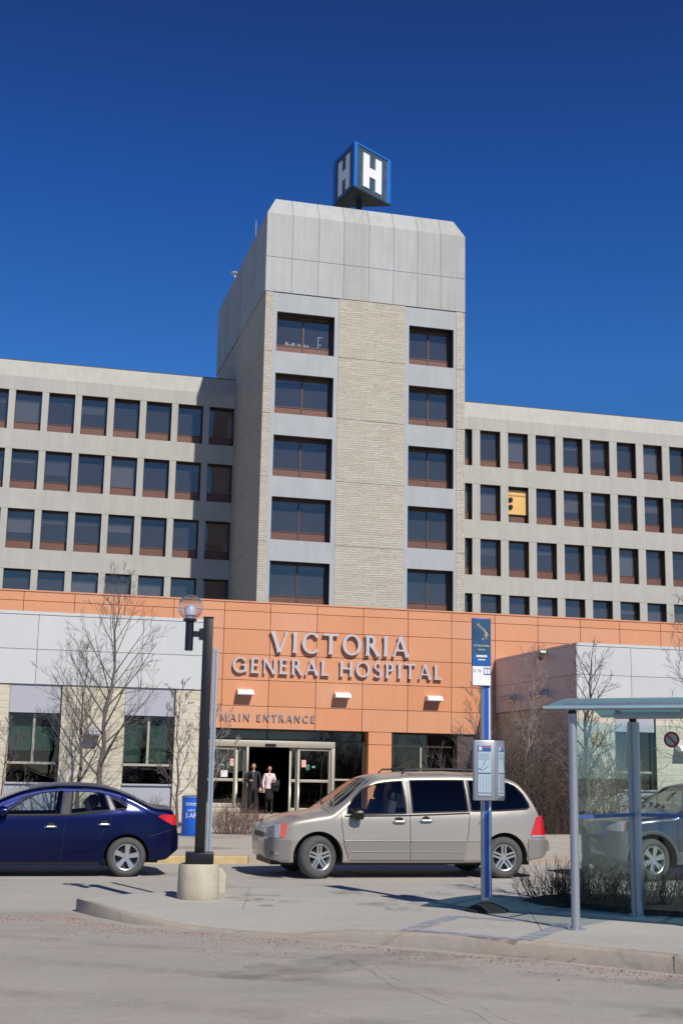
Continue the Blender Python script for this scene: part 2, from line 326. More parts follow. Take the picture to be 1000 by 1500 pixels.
struct(mb.build('island_kerb', M_kerb, smooth=True, angle=50))
mb = MB(); vs = []; fs = []
for i, (x, y, z) in enumerate(BK):
    q = ins[i][3]; vs += [(x, y, -.05), (x, y, .13), (q[0], q[1], .151)]
for i in range(len(BK) - 1):
    for j in range(2): fs.append((i * 3 + j, (i + 1) * 3 + j, (i + 1) * 3 + j + 1, i * 3 + j + 1))
mb.add(vs, fs); struct(mb.build('island_back_kerb', M_kerb))
# saw-cut joints across the island and apron
mb = MB()
for i, t in ((4, 0), (8, .5)):
    a = Vector(ins[i][0][:2]); b = Vector(ins[i][3][:2]); d = (b - a).normalized(); nn = Vector((-d.y, d.x)) * .006
    mid = Vector(ins[i][1][:2])
    mb.add([(mid.x - nn.x, mid.y - nn.y, .153), (mid.x + nn.x, mid.y + nn.y, .153), (b.x + nn.x, b.y + nn.y, .153), (b.x - nn.x, b.y - nn.y, .153)], [(0, 1, 2, 3)])
for x in range(-6, 40, 3): mb.add([(x, 24.4, .134), (x + .02, 24.4, .134), (x + .02, 39.5, .134), (x, 39.5, .134)], [(0, 1, 2, 3)])
for y in (26.5, 29, 33, 37): mb.add([(-20, y, .1345), (50, y, .1345), (50, y + .02, .1345), (-20, y + .02, .1345)], [(0, 1, 2, 3)])
struct(mb.build('pavement_joints', mat('joint_line', srgb(142, 134, 122), .9, var=.1)))
# faded blue lines round the bus stop
M_mark = bpy.data.materials.new('faded_blue_paint'); M_mark.use_nodes = True
_n = M_mark.node_tree.nodes; _l = M_mark.node_tree.links; _p = _n['Principled BSDF']; _p.inputs['Base Color'].default_value = (*srgb(150, 160, 182), 1); _p.inputs['Roughness'].default_value = .85
_t = _n.new('ShaderNodeTexNoise'); _t.inputs['Scale'].default_value = 9; _t.inputs['Detail'].default_value = 6; _c = _n.new('ShaderNodeTexCoord'); _l.new(_c.outputs['Object'], _t.inputs['Vector'])
_r = _n.new('ShaderNodeMapRange'); _r.inputs['From Min'].default_value = .3; _r.inputs['From Max'].default_value = .6; _r.inputs['To Max'].default_value = .6; _l.new(_t.outputs['Fac'], _r.inputs['Value']); _l.new(_r.outputs[0], _p.inputs['Alpha'])
mb = MB()
cor = [Vector(p) for p in ((4.12, 12.96), (5.0, 14.05), (5.95, 13.2), (4.95, 12.02))]
for i in range(4):
    a, b = cor[i], cor[(i + 1) % 4]; d = (b - a).normalized(); nn = Vector((-d.y, d.x)) * .10
    z = .1565 + i * .0015
    mb.add([(a.x - nn.x, a.y - nn.y, z), (b.x - nn.x, b.y - nn.y, z), (b.x + nn.x, b.y + nn.y, z), (a.x + nn.x, a.y + nn.y, z)], [(0, 1, 2, 3)])
struct(mb.build('pavement_marking', M_mark))
# tar patches, tyre marks and stains worn into the road
def worn(name, col, amt, sc_=3.0, stretch=(1, 1, 1), lo=.42, hi=.62, rough=.8):
    m = bpy.data.materials.new(name); m.use_nodes = True; n = m.node_tree.nodes; l = m.node_tree.links; p = n['Principled BSDF']; p.inputs['Base Color'].default_value = (*col, 1); p.inputs['Roughness'].default_value = rough
    tc = n.new('ShaderNodeTexCoord'); mp = n.new('ShaderNodeMapping'); mp.inputs['Scale'].default_value = stretch; t = n.new('ShaderNodeTexNoise'); t.inputs['Scale'].default_value = sc_; t.inputs['Detail'].default_value = 7; t.inputs['Roughness'].default_value = .72
    l.new(tc.outputs['Object'], mp.inputs[0]); l.new(mp.outputs[0], t.inputs['Vector']); mr = n.new('ShaderNodeMapRange'); mr.inputs['From Min'].default_value = lo; mr.inputs['From Max'].default_value = hi; mr.inputs['To Max'].default_value = amt
    l.new(t.outputs['Fac'], mr.inputs['Value']); l.new(mr.outputs[0], p.inputs['Alpha']); return m
def decal(name, polys, z, m):
    mb = MB()
    for i, q in enumerate(polys): mb.add([(x, y, z + i * .0006) for x, y in q], [list(range(len(q)))])
    return struct(mb.build(name, m))
def strip(pts, wd):
    L_, R_ = [], []
    for i, p in enumerate(pts):
        p = Vector(p); d = (Vector(pts[min(i + 1, len(pts) - 1)]) - Vector(pts[max(i - 1, 0)])).normalized(); n_ = Vector((-d.y, d.x)) * wd / 2; L_.append(tuple(p + n_)); R_.append(tuple(p - n_))
    return [(L_[i], L_[i + 1], R_[i + 1], R_[i]) for i in range(len(pts) - 1)]
gq = random.Random(77)
tm = []
for off in (0, 1.55, 3.4, 4.95): tm += strip([(-9 + t * 1.6, 15.3 - off - .02 * t * t - (.82 * max(0, t - 5))) for t in range(16)], .30)
decal('tyre_marks', tm, .004, worn('tyre_polish', srgb(126, 121, 116), .24, 2.4, (1, 1, 1), .40, .70))
blob = lambda x, y, rr, k=14, e=1.0: [(x + rr * e * cos(2 * pi * i / k) * gq.uniform(.7, 1.15), y + rr * sin(2 * pi * i / k) * gq.uniform(.7, 1.15)) for i in range(k)]
decal('road_stains', [blob(gq.uniform(-1, 8), gq.uniform(8, 15), gq.uniform(.15, .5), e=1.6) for _ in range(14)] + [blob(gq.uniform(-2, 12), gq.uniform(18.6, 23.8), gq.uniform(.1, .35), e=1.5) for _ in range(16)], .012, worn('oil_stain', srgb(112, 107, 101), .26, 4, (1, 1, 1), .38, .62))
cr = []
for (x, y, dx, dy, n_) in ((-2, 13.6, .34, -.10, 26), (1.5, 11.2, .33, .05, 16), (3.2, 12.4, .05, -.4, 14), (-.5, 15.2, .3, -.25, 12), (-3, 21.5, .35, .03, 40), (5.5, 18.8, .02, .35, 14)):
    pts = [(x, y)]
    for i in range(n_): x += dx + gq.uniform(-.1, .1); y += dy + gq.uniform(-.12, .12); pts.append((x, y))
    cr += strip(pts, .018)
decal('road_cracks', cr, .030, worn('tar_crack', srgb(112, 106, 99), .38, 3, (1, 1, 1), .30, .5))
decal('concrete_stains', [blob(gq.uniform(1.8, 6), gq.uniform(14.6, 17.2), gq.uniform(.08, .3)) for _ in range(16)], .157, worn('pavement_stain', srgb(120, 112, 102), .4, 5, (1, 1, 1), .40, .65))
decal('apron_stains', [blob(gq.uniform(0, 14), gq.uniform(25, 46), gq.uniform(.2, .9)) for _ in range(22)], .1362, worn('apron_stain', srgb(128, 120, 108), .35, 3, (1, 1, 1), .40, .65))
# joints and chips along the kerb
mb = MB()
for i in (9, 11):
    a = Vector(FR[i][:2]); b2 = Vector(FR[i + 1][:2]); 
    for t in ((0.0, .62) if i % 2 else (.35,)):
        p = a.lerp(b2, t); q = ins[i][0]; d = (Vector(q[:2]) - a).normalized(); e = (b2 - a).normalized()
        mb.box(-.003, .003, -.002, .16, -.04, .1535, Matrix.Rotation(atan2(e.y, e.x), 3, 'Z'), (p.x, p.y, 0))
struct(mb.build('kerb_joints', mat('kerb_joint', srgb(122, 113, 101), .9)))
# loose gravel swept against the kerb
g = random.Random(3); mb = MB()
path = [(-1.6, 15.6), (-.6, 16.0), (.3, 16.0), (.9, 15.9), (1.2, 15.2), (1.7, 14.5), (2.4, 14.0), (3.2, 13.3), (4.1, 12.5), (5.1, 11.6), (5.9, 10.7), (7.5, 8.9)]
for i in range(5200):
    t = g.random() * (len(path) - 1.001); k = int(t); u = t - k
    x = path[k][0] * (1 - u) + path[k + 1][0] * u; y = path[k][1] * (1 - u) + path[k + 1][1] * u
    off = abs(g.gauss(0, .75 if k < 3 else (.5 if g.random() < .35 else .2))) * (1 + .6 * sin(t * 5.1) * sin(t * 2.3)) + .01
    x -= off * .66; y -= off * .72
    r = g.uniform(.004, .012) * (1.5 if g.random() < .06 else 1)
    a = g.random() * 6
    vs = [(x + r * cos(a + j * 2.1) * g.uniform(.7, 1.2), y + r * sin(a + j * 2.1), .0005) for j in range(3)] + [(x, y, r * .9)]
    mb.m = g.choice((0, 0, 1, 2))
    mb.add(vs, [(0, 1, 3), (1, 2, 3), (2, 0, 3)])
o = mb.build('gravel', [mat('pink_gravel', srgb(165, 132, 120), .9, var=.2), mat('grey_gravel', srgb(140, 134, 128), .9), mat('brown_gravel', srgb(112, 92, 80), .9)])
tag(o, 'loose pinkish gravel swept along the kerb of the bus stop island', 'gravel', kind='stuff')

# ================================================================== HOSPITAL
def wall_window(parent, x0, x1, z0, z1, y, spand, rev=.52, seed=0, mullion=False, blind=None):
    """window set back behind a facade opening; y = plane of the glass"""
    g = random.Random(seed); t = .05
    f = MB(); f.box(x0, x1, y - .05, y + .05, z1 - t * 1.2, z1).box(x0, x1, y - .05, y + .05, z0, z0 + .03).box(x0, x0 + t * .6, y - .048, y + .048, z0 + .03, z1 - t * 1.2).box(x1 - t * .6, x1, y - .048, y + .048, z0 + .03, z1 - t * 1.2)
    f.box(x0 + t * .6, x1 - t * .6, y - .046, y + .046, z0 + spand - .03, z0 + spand + .02)
    if mullion:
        xm = (x0 + x1) / 2 + .0; f.box(xm - .035, xm + .035, y - .055, y + .052, z0 + .03, z1 - t * 1.2)
    wo_ = f.build('window', M_bframe, parent)
    MB().box(x0 + .03, x1 - .03, y - .02, y + .02, z0 + .03, z0 + spand - .03).build('spandrel_panel', M_brown, wo_)
    p = MB(); p.add([(x0 + .03, y, z0 + spand + .02), (x1 - .03, y, z0 + spand + .02), (x1 - .03, y + g.uniform(-.004, .004), z1 - .06), (x0 + .03, y + g.uniform(-.004, .004), z1 - .06)], [(0, 1, 2, 3)])
    p.build('pane', G_win, wo_)
    MB().box(x0 - .002, x0 + .03, y - rev, y - .06, z0 + .02, z1 - .03).box(x1 - .03, x1 + .002, y - rev, y - .06, z0 + .02, z1 - .03).box(x0 - .002, x1 + .002, y - rev, y - .06, z1 - .028, z1 + .003).build('shade_reveal', M_dark, wo_)  # near-black liners put the recess shade into head and jambs
    if blind is None: blind = g.choice((0, 0, .12, .25, .35, .5, .7, .97))
    if blind:
        h = (z1 - z0 - spand) * blind
        MB().box(x0 + .04, x1 - .04, y + .09, y + .10, z1 - .06 - h, z1 - .07).build('blind', M_blind if blind > .9 else mat('reflection_blind_%d' % (seed % 3), [srgb(92, 94, 98), srgb(120, 116, 110), srgb(70, 76, 86)][seed % 3], .8), wo_)  # partly drawn blinds in three greys imitate varied reflections in the glass
    return wo_

# ---- tower
T = 62.0
tower = empty('hospital_tower', 'tall limestone hospital tower with two columns of windows and a grey panelled top', 'tower', (17.2, T, 9))
def par(o, p):   # keep world coordinates of geometry while parented to an empty with an offset
    o.parent = p; o.matrix_parent_inverse = p.matrix_world.inverted(); return o
bpy.context.view_layer.update()
def invp(p):
    return Matrix.Translation(p.location).inverted() if p.rotation_euler.z == 0 else (Matrix.Translation(p.location) @ Matrix.Rotation(p.rotation_euler.z, 4, 'Z')).inverted()
def keep(root):
    """children were built in world coordinates: shift them so they stay put under their root"""
    inv = invp(root)
    for ch in root.children: ch.matrix_parent_inverse = inv
TX0, TX1, TB, TBK = 11.78, 22.55, 8.3, 77.4
rows = [(24.72, 22.60), (21.45, 19.33), (18.21, 16.08), (15.04, 12.86), (11.80, 9.62)]
jz = [25.74, 22.57, 19.31, 16.03, 12.74, TB]
M_sj = mat('stone_joint', srgb(110, 98, 82), .9, var=.1)
mb = MB()
for i in range(5):
    zt, zb = jz[i] - (.012 if i else 0), jz[i + 1] + .012
    mb.box(TX0, 12.19, T, T + .5, zb, zt); mb.box(15.66, 19.26, T, T + .5, zb, zt); mb.box(22.08, TX1, T, T + .5, zb, zt)
    mb.box(TX0, TX0 + .4, T + .5, TBK, zb, zt); mb.box(TX1 - .4, TX1, T + .5, TBK, zb, zt)
mb.box(TX0 + .4, TX1 - .4, TBK - .4, TBK, TB, 25.74)
mb.build('limestone_wall', M_lime, tower)
mb = MB().box(TX0 + .02, 12.19, T + .03, T + .3, TB, 25.72).box(15.66, 19.26, T + .03, T + .3, TB, 25.72).box(22.08, TX1 - .02, T + .03, T + .3, TB, 25.72).box(TX0 + .03, TX0 + .3, T + .6, TBK - .1, TB, 25.7)
mb.build('stone_joints', M_sj, tower)
for (wx0, wx1, ox0, ox1) in ((12.40, 15.44, 12.195, 15.655), (19.47, 21.93, 19.265, 22.075)):
    mb = MB()
    mb.box(ox0, wx0, T + .02, T + .58, TB, 25.735); mb.box(wx1, ox1, T + .02, T + .58, TB, 25.735)
    edges = [25.735] + [z for r_ in rows for z in r_] + [TB]
    for k in range(0, len(edges) - 1, 2):
        if edges[k] > edges[k + 1]: mb.box(wx0, wx1, T + .023, T + .58, edges[k + 1], edges[k])
    mb.build('precast_surround', M_concb, tower)
    for r_, (zt, zb) in enumerate(rows):
        wobj = wall_window(tower, wx0, wx1, zb, zt, T + .64, .52, mullion=True, seed=r_ * 7 + int(wx0), blind=(0, .12, 0, .2, .15)[r_] if wx0 < 15 else (.1, 0, .2, 0, .3)[r_])
        if r_ == 0 and wx0 < 15:   # things standing on the sill
            mb = MB(); g = random.Random(2)
            for i in range(13):
                x = 13.0 + i * .088 + (.12 if i > 5 else 0); 
                if i == 6: mb.build('sill_clutter', M_paper, wobj); mb = MB()
                mb.box(x, x + .09, T + .74, T + .84, zb + .54, zb + .54 + g.uniform(.10, .24))
            mb.build('sill_clutter', M_paper, wobj)
            mb = MB().box(14.72, 14.77, T + .72, T + .76, zb + .54, zb + 1.2).box(14.77, 14.98, T + .72, T + .76, zb + 1.15, zb + 1.2).box(14.77, 14.93, T + .72, T + .76, zb + .74, zb + .79)
            mb.build('walking_frame', M_paper, wobj)
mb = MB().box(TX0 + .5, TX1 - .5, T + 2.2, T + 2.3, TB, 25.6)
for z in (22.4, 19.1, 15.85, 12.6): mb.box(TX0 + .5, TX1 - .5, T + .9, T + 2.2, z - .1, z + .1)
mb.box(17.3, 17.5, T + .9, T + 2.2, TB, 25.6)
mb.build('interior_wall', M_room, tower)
# panelled cap
capx = [11.72, 13.10, 14.49, 15.85, 17.22, 18.57, 19.89, 21.19, 22.57]
y0 = T - .03; CB, CM, CT, CR = 25.76, 27.63, 30.03, 31.05; s_ = .5
mb = MB(); gp = .012
for i in range(8):
    a, b = capx[i] + gp, capx[i + 1] - gp; mb.m = (0, 0, 0, 1, 0, 0, 1, 1)[i]
    mb.box(a, b, y0, y0 + .15, CB, CM - gp); mb.box(a, b, y0, y0 + .15, CM + gp, CT)
    aa = max(a, capx[0] + gp); bb = b
    at = a + s_ if i == 0 else a; bt = b - s_ if i == 7 else b
    mb.add([(a, y0, CT), (b, y0, CT), (bt, y0 + s_, CR), (at, y0 + s_, CR)], [(0, 1, 2, 3)])
ny = 11; dy = (TBK + .05 - y0) / ny
for sx_, x in ((1, capx[0]), (-1, capx[8])):
    for i in range(ny):
        a, b = y0 + i * dy + (gp if i else .15), y0 + (i + 1) * dy - gp; mb.m = (0, 1)[i % 3 == 2]
        xa, xb = sorted((x, x + sx_ * .12))
        mb.box(xa, xb, a, b, CB, CM - gp); mb.box(xa, xb, a, b, CM + gp, CT)
        if i == 0: a = y0 + gp
        at = a + s_ if i == 0 else a; bt = b - s_ if i == ny - 1 else b
        mb.add([(x, a, CT), (x, b, CT), (x + sx_ * s_, bt, CR), (x + sx_ * s_, at, CR)], [(0, 1, 2, 3)])
mb.m = 0
mb.add([(capx[0] + s_, y0 + s_, CR), (capx[8] - s_, y0 + s_, CR), (capx[8] - s_, TBK - s_, CR), (capx[0] + s_, TBK - s_, CR)], [(0, 1, 2, 3)])
mb.build('panel_cap', [M_cap, M_cap2], tower)
mb = MB().box(capx[0] + .02, capx[8] - .02, y0 + .02, TBK, CB + .01, CT - .005)
e = .012
a, b, c_, d_ = capx[0] + e, capx[8] - e, y0 + e, TBK
mb.add([(a, c_, CT - .02), (b, c_, CT - .02), (b, d_, CT - .02), (a, d_, CT - .02), (a + s_, c_ + s_, CR - .02), (b - s_, c_ + s_, CR - .02), (b - s_, d_ - s_, CR - .02), (a + s_, d_ - s_, CR - .02)], [(0, 1, 5, 4), (1, 2, 6, 5), (2, 3, 7, 6), (3, 0, 4, 7)])
mb.build('cap_core', M_capd, tower)
keep(tower)
# antenna and small dish at the roof edge
o = MB().tube([(12.0, 66.7, 30.3), (12.0, 66.7, 31.6)], .03, 5).tube([(11.9, 66.7, 31.3), (12.1, 66.7, 31.3)], .02, 4).build('antenna', M_alum); tag(o, 'thin metal aerial on the left edge of the tower roof', 'antenna')
o = MB().lathe([(.02, 0), (.2, .03), (.22, .07), (.2, .05), (.02, .03)], (11.72, 71.9, 30.42), n=16).tube([(11.85, 71.9, 30.0), (11.72, 71.9, 30.44)], .04, 6).build('roof_dish', M_fix); tag(o, 'small white dish further back on the tower roof edge', 'dish')

# ---- H sign: three-sided box on a mast
sign = empty('hospital_sign', 'blue three sided rooftop sign box with white letter H on each face', 'sign', (18.0, 67.0, 31.05))
Cn, Ln, Rn = Vector((17.25, 65.5)), Vector((16.78, 68.55)), Vector((19.95, 67.3)); sz0, sz1 = 33.78, 36.62
M_sframe = mat('sign_frame_blue', srgb(40, 110, 190), .4, var=.06); M_sface = mat('sign_face_navy', srgb(66, 84, 96), .45, var=.3, scale=1.6); M_sunder = mat('sign_underside', srgb(26, 30, 36), .6)
M_H = mat('sign_white', srgb(232, 232, 232), .5, var=.03)
cen = (Cn + Ln + Rn) / 3
mb = MB(); tri = [cen + (p - cen) * .93 for p in (Cn, Rn, Ln)]
mb.prism([(p.x, p.y) for p in tri], sz0 + .06, sz1 - .06, 'z'); mb.build('sign_body', M_sface, sign)
for zz0, zz1, nm in ((sz0, sz0 + .1, 'bottom_rim'), (sz1 - .1, sz1, 'top_rim')):
    mb = MB(); tr = [cen + (p - cen) * .985 for p in (Cn, Rn, Ln)]; mb.prism([(p.x, p.y) for p in tr], zz0, zz1, 'z'); mb.build(nm, M_sframe if 'top' in nm else M_sunder, sign)
for p, q, r_ in ((Cn, Ln, Rn), (Ln, Rn, Cn), (Rn, Cn, Ln)):
    dq = (q - p).normalized() * .27; dr = (r_ - p).normalized() * .27; o_ = (p - cen).normalized() * .02
    mb = MB(); mb.prism([tuple(p + o_ + dq), tuple(p + o_ + dq * .0 + (dq - dr) * .0 - o_ * 2), tuple(p + o_ + dr), tuple(p - (p - cen).normalized() * .5)], sz0 + .11, sz1 - .11, 'z'); mb.build('corner_post', M_sframe, sign)
def H_face(a, b):
    d = (b - a).normalized(); nrm = Vector((d.y, -d.x))
    if nrm.dot((a + b) / 2 - cen) < 0: nrm = -nrm
    L = (b - a).length; mb = MB()
    mid = (a + b) / 2; base = cen + (mid - cen) * .93
    def q(u0, u1, z0, z1, off):
        pts = [base + d * u0 - nrm * .02, base + d * u1 - nrm * .02, base + d * u1 + nrm * off, base + d * u0 + nrm * off]
        mb.prism([tuple(p) for p in pts], z0, z1, 'z')
    zc = (sz0 + sz1) / 2; h = 1.02
    q(-.80, -.27, zc - h, zc + h, .05); q(.27, .80, zc - h, zc + h, .05); q(-.27, .27, zc - .27, zc + .27, .047)
    mb.build('letter_h', M_H, sign)
H_face(Cn, Rn); H_face(Ln, Cn); H_face(Rn, Ln)
mb = MB().tube([(cen.x, cen.y, 30.9), (cen.x, cen.y, sz0 + .02)], .17, 12).lathe([(.0, .0), (.45, .0), (.45, .08), (.0, .08)], (cen.x, cen.y, 31.06), n=12); mb.build('mast', M_dark, sign)
keep(sign)

# ---- wings
def wing(name, label, x0, x1, centers, y, half, closed, skip=()):
    wg = empty(name, label, 'building', ((x0 + x1) / 2, y, 0)); W = y
    rr = [(21.66, 19.46), (18.38, 16.21), (15.12, 12.96), (11.88, 9.70)]
    mb = MB()
    bands = [(22.42, 21.66), (19.46, 18.38), (16.21, 15.12), (12.96, 11.88), (9.70, 8.2)]
    for zt, zb in bands: mb.box(x0, x1, W, W + .6, zb, zt)
    # sloped parapet
    mb.add([(x0, W, 22.42), (x1, W, 22.42), (x1, W + .38, 23.42), (x0, W + .38, 23.42), (x0, W + .9, 23.42), (x1, W + .9, 23.42), (x1, W + .9, 22.42), (x0, W + .9, 22.42)], [(0, 1, 2, 3), (3, 2, 5, 4), (4, 5, 6, 7), (0, 3, 4, 7), (1, 6, 5, 2)])
    xs = sorted(centers); 
    piers = [(x0, xs[0] - half)] + [(xs[i] + half, xs[i + 1] - half) for i in range(len(xs) - 1)] + [(xs[-1] + half, x1)]
    for a, b in piers:
        if b > a:
            for zt, zb in rr: mb.box(a, b, W + .012, W + .6, zb, zt)
    mb.box(x0, x1, W + 10, W + 10.3, 8.2, 23.3)
    mb.box(x0, x0 + .3, W + .6, W + 10, 8.2, 23.3); mb.box(x1 - .3, x1, W + .6, W + 10, 8.2, 23.3)
    mb.build('precast_wall', M_conc, wg)
    BX('roof', M_capd, wg, x0 + .01, x1 - .01, W + .91, W + 10, 22.8, 23.1)
    for i, (a, b) in enumerate(piers[1:-1]):
        if i % 4 == 1: 
            mb = MB(); m_ = (a + b) / 2; mb.box(m_ - .012, m_ + .012, W - .002, W + .01, 21.66, 22.42)
            mb.add([(m_ - .012, W - .003, 22.42), (m_ + .012, W - .003, 22.42), (m_ + .012, W + .377, 23.42), (m_ - .012, W + .377, 23.42)], [(0, 1, 2, 3)])
            mb.build('joint_strip', mat('lead_joint', srgb(190, 186, 172), .8), wg)
    mb = MB().box(x0 - .0, x1, W + .375, W + .46, 23.425, 23.47); mb.build('coping', mat('dark_coping', srgb(60, 66, 74), .5), wg)
    for ri, (zt, zb) in enumerate(rr):
        for ci, xc in enumerate(xs):
            bl = closed.get((ri, ci))
            wobj = wall_window(wg, xc - half, xc + half, zb, zt, W + .45, .52, rev=.33, seed=ri * 31 + ci * 17 + int(x0), blind=bl if bl is not None and bl >= 0 else None)
            if bl == -1:
                MB().box(xc - half + .02, xc + half - .02, W + .30, W + .36, zb + .55, zt - .17).build('plywood_board', M_ply, wobj)
                MB().box(xc - half + .02, xc + half - .02, W + .285, W + .299, zt - .52, zt - .45).build('board_batten', mat('batten_wood', srgb(175, 135, 80), .7), wobj)
                for zc in (zb + 1.42, zb + .98):
                    MB().lathe([(.0, -.0), (.115, -.0), (.115, .06), (.14, .06), (.14, .1), (.0, .1)], (xc - half + .24, W + .19, zc), 'y', 20).build('vent_pipe', M_black, wobj)
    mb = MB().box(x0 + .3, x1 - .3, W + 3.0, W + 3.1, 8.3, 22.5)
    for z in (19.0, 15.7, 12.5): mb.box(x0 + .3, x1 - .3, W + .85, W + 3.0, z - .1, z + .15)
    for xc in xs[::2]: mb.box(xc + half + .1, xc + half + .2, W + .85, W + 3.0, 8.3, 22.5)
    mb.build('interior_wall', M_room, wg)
    keep(wg); return wg
wing('hospital_wing', 'left concrete ward wing with rows of dark windows, tower shadow falling on its end', -9.5, 11.77, [11.03 - 1.765 * k for k in range(11)], 70.07, .705, {(3, 7): 1.0, (3, 8): 1.0})
wing('hospital_wing', 'right concrete ward wing behind the tower with one window boarded in plywood', 22.56, 47.0, [25.32 + 1.765 * k for k in range(12)], 70.07, .64, {(1, 2): -1})

# ---- orange entrance block
E_ = 47.2
ent = empty('entrance_block', 'orange panelled main entrance block with white letters and sliding glass doors', 'building', (11, E_, 0.13))
zs = [8.04, 7.74 - .01, 7.43, 6.76, 5.84, 4.90, 3.96, 3.15]
OT = 7.76
# courses of panels; x-joints
xj_main = [7.71 - 1.78 * k for k in range(1, 12)][::-1] + [7.80, 9.53, 11.31, 13.11, 14.88, 16.63, 18.41]
xj_r = [20.2, 22.0, 23.7, 25.5, 27.3, 29, 30.8, 32.6, 34.4, 36.2, 38.0, 40.0]
xs = [x for x in xj_main + xj_r]
courses = [(7.44, OT), (6.77, 7.42), (5.85, 6.75), (4.91, 5.83), (3.97, 4.89), (3.15, 3.95)]
mb = MB(); g = random.Random(5); gp = .011
for zi, (za, zb) in enumerate(courses):
    for i in range(len(xs) - 1):
        a, b = xs[i] + gp, xs[i + 1] - gp
        mb.m = g.choice((0, 0, 1, 2)); mb.box(a, b, E_, E_ + .06, za, zb)
mb.m = 0
mb.box(13.37, 14.27, E_, E_ + .7, .13, 2.66); mb.box(13.37, 14.27, E_, E_ + .7, 2.68, 3.13)
mb.build('orange_panels', M_orange, ent)
mb = MB().box(xs[0], xs[-1], E_ + .03, E_ + .5, 3.155, OT - .01).box(13.39, 14.25, E_ + .02, E_ + .68, .13, 3.14)
mb.build('panel_backing', M_joint, ent)
MB().box(xs[0] - .05, xs[-1] + .05, E_ - .03, E_ + .6, OT, OT + .05).build('parapet_coping', M_orange[0], ent)
MB().box(xs[0], xs[-1], E_ + .6, 72, 7.55, 7.6).build('podium_roof', M_capd, ent)
MB().box(-12, 18.4, E_ + .5, E_ + 1.0, 3.16, 7.5).box(18.42, 40, E_ + .5, E_ + 1.0, .0, 7.5).box(16.9, 18.40, E_ + .1, E_ + 1.0, .1, 3.13).box(-12, 6.0, E_ + .1, E_ + 1, .1, 3.13).build('back_wall', M_room, ent)
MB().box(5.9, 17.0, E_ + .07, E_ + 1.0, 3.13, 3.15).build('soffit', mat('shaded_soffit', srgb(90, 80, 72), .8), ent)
# glazing behind the opening
Yg = E_ + .5
def frame_bars(mb, y, bars, d=.08):
    for x0, x1, z0, z1 in bars: mb.box(x0, x1, y - d / 2, y + d / 2, z0, z1)
mb = MB()
frame_bars(mb, Yg, [(6.1, 13.36, 2.74, 2.80), (6.1, 13.36, 3.09, 3.13), (9.60, 9.66, 2.80, 3.09), (12.06, 12.12, 2.80, 3.09)], .09)
mb.build('transom_frame', mat('dark_bronze', srgb(72, 66, 60), .4, .3), ent)
def slab_door(parent, x0, x1, y, z0=.16, z1=2.50, st=.085, mid=1.30, name='door'):
    mb = MB(); frame_bars(mb, y, [(x0, x0 + st, z0, z1), (x1 - st, x1, z0, z1), (x0 + st, x1 - st, z1 - .10, z1), (x0 + st, x1 - st, z0, z0 + .16), (x0 + st, x1 - st, mid - .05, mid + .05)], .06)
    d = mb.build(name, M_alumframe, parent, bevel=.006, smooth=True)
    MB().box(x0 + st - .01, x1 - st + .01, y - .004, y + .004, z0 + .15, z1 - .09).build('glass_pane', G_clear, d); return d
# header box over sliding doors and jambs
mb = MB(); frame_bars(mb, Yg - .02, [(6.55, 12.20, 2.50, 2.735), (12.07, 12.20, .14, 2.495), (8.86, 8.95, .14, 2.495), (6.55, 6.64, .14, 2.495), (6.64, 8.86, .14, .30)], .16)
mb.build('door_header', M_alumframe, ent, bevel=.01, smooth=True)
dl = slab_door(ent, 6.66, 8.50, Yg, z0=.31, z1=2.49); slab_door(ent, 8.50, 8.86, Yg + .07, z0=.31, z1=2.49)
slab_door(ent, 10.50, 10.82, Yg + .07); dr = slab_door(ent, 10.80, 12.05, Yg - .0)
MB().box(11.72, 11.78, Yg + .12, Yg + .18, .14, 2.48).build('inner_mullion', M_alumframe, ent)
mb = MB(); frame_bars(mb, Yg, [(12.20, 13.30, 1.33, 1.40), (13.28, 13.34, .14, 2.735)]); mb.build('side_light_frame', M_alumframe, ent)
MB().box(12.2, 13.3, Yg - .004, Yg + .004, .14, 3.1).box(6.1, 12.2, Yg + .0, Yg + .008, 2.80, 3.09).build('side_light_glass', G_clear, ent)
for x, z, w_, h_, m_ in ((7.95, 1.40, .25, .24, M_paper), (8.28, 1.80, .17, .26, mat('pink_notice', srgb(230, 175, 170), .7)), (7.93, 1.80, .12, .07, mat('green_notice', srgb(120, 165, 145), .7)), (8.16, 1.70, .10, .24, mat('teal_notice', srgb(60, 110, 95), .7)), (10.95, 1.80, .17, .26, MATS['pink_notice']), (11.12, 1.70, .14, .2, MATS['teal_notice']), (11.35, 1.78, .12, .07, MATS['green_notice'])):
    MB().box(x, x + w_, Yg - .012, Yg - .006, z, z + h_).build('notice', m_, dl if x < 9 else dr)
MB().box(9.55, 9.95, Yg - .13, Yg - .101, 2.52, 2.62).build('door_sensor', M_black, ent)
# right window bay
mb = MB(); frame_bars(mb, Yg, [(14.28, 17.0, 2.62, 2.68), (14.28, 17.0, 3.08, 3.13), (14.28, 14.34, .14, 2.62)]); mb.build('transom_frame', MATS['dark_bronze'], ent)
mb = MB(); frame_bars(mb, Yg, [(15.53, 15.60, .15, 2.61), (16.87, 16.94, .15, 2.61), (14.36, 15.52, .15, .9), (15.61, 16.86, .15, .9)]); wb = mb.build('window_mullion', M_alumframe, ent)
MB().box(14.34, 16.95, Yg - .004, Yg + .004, .9, 3.1).build('glass_pane', G_clear, wb)
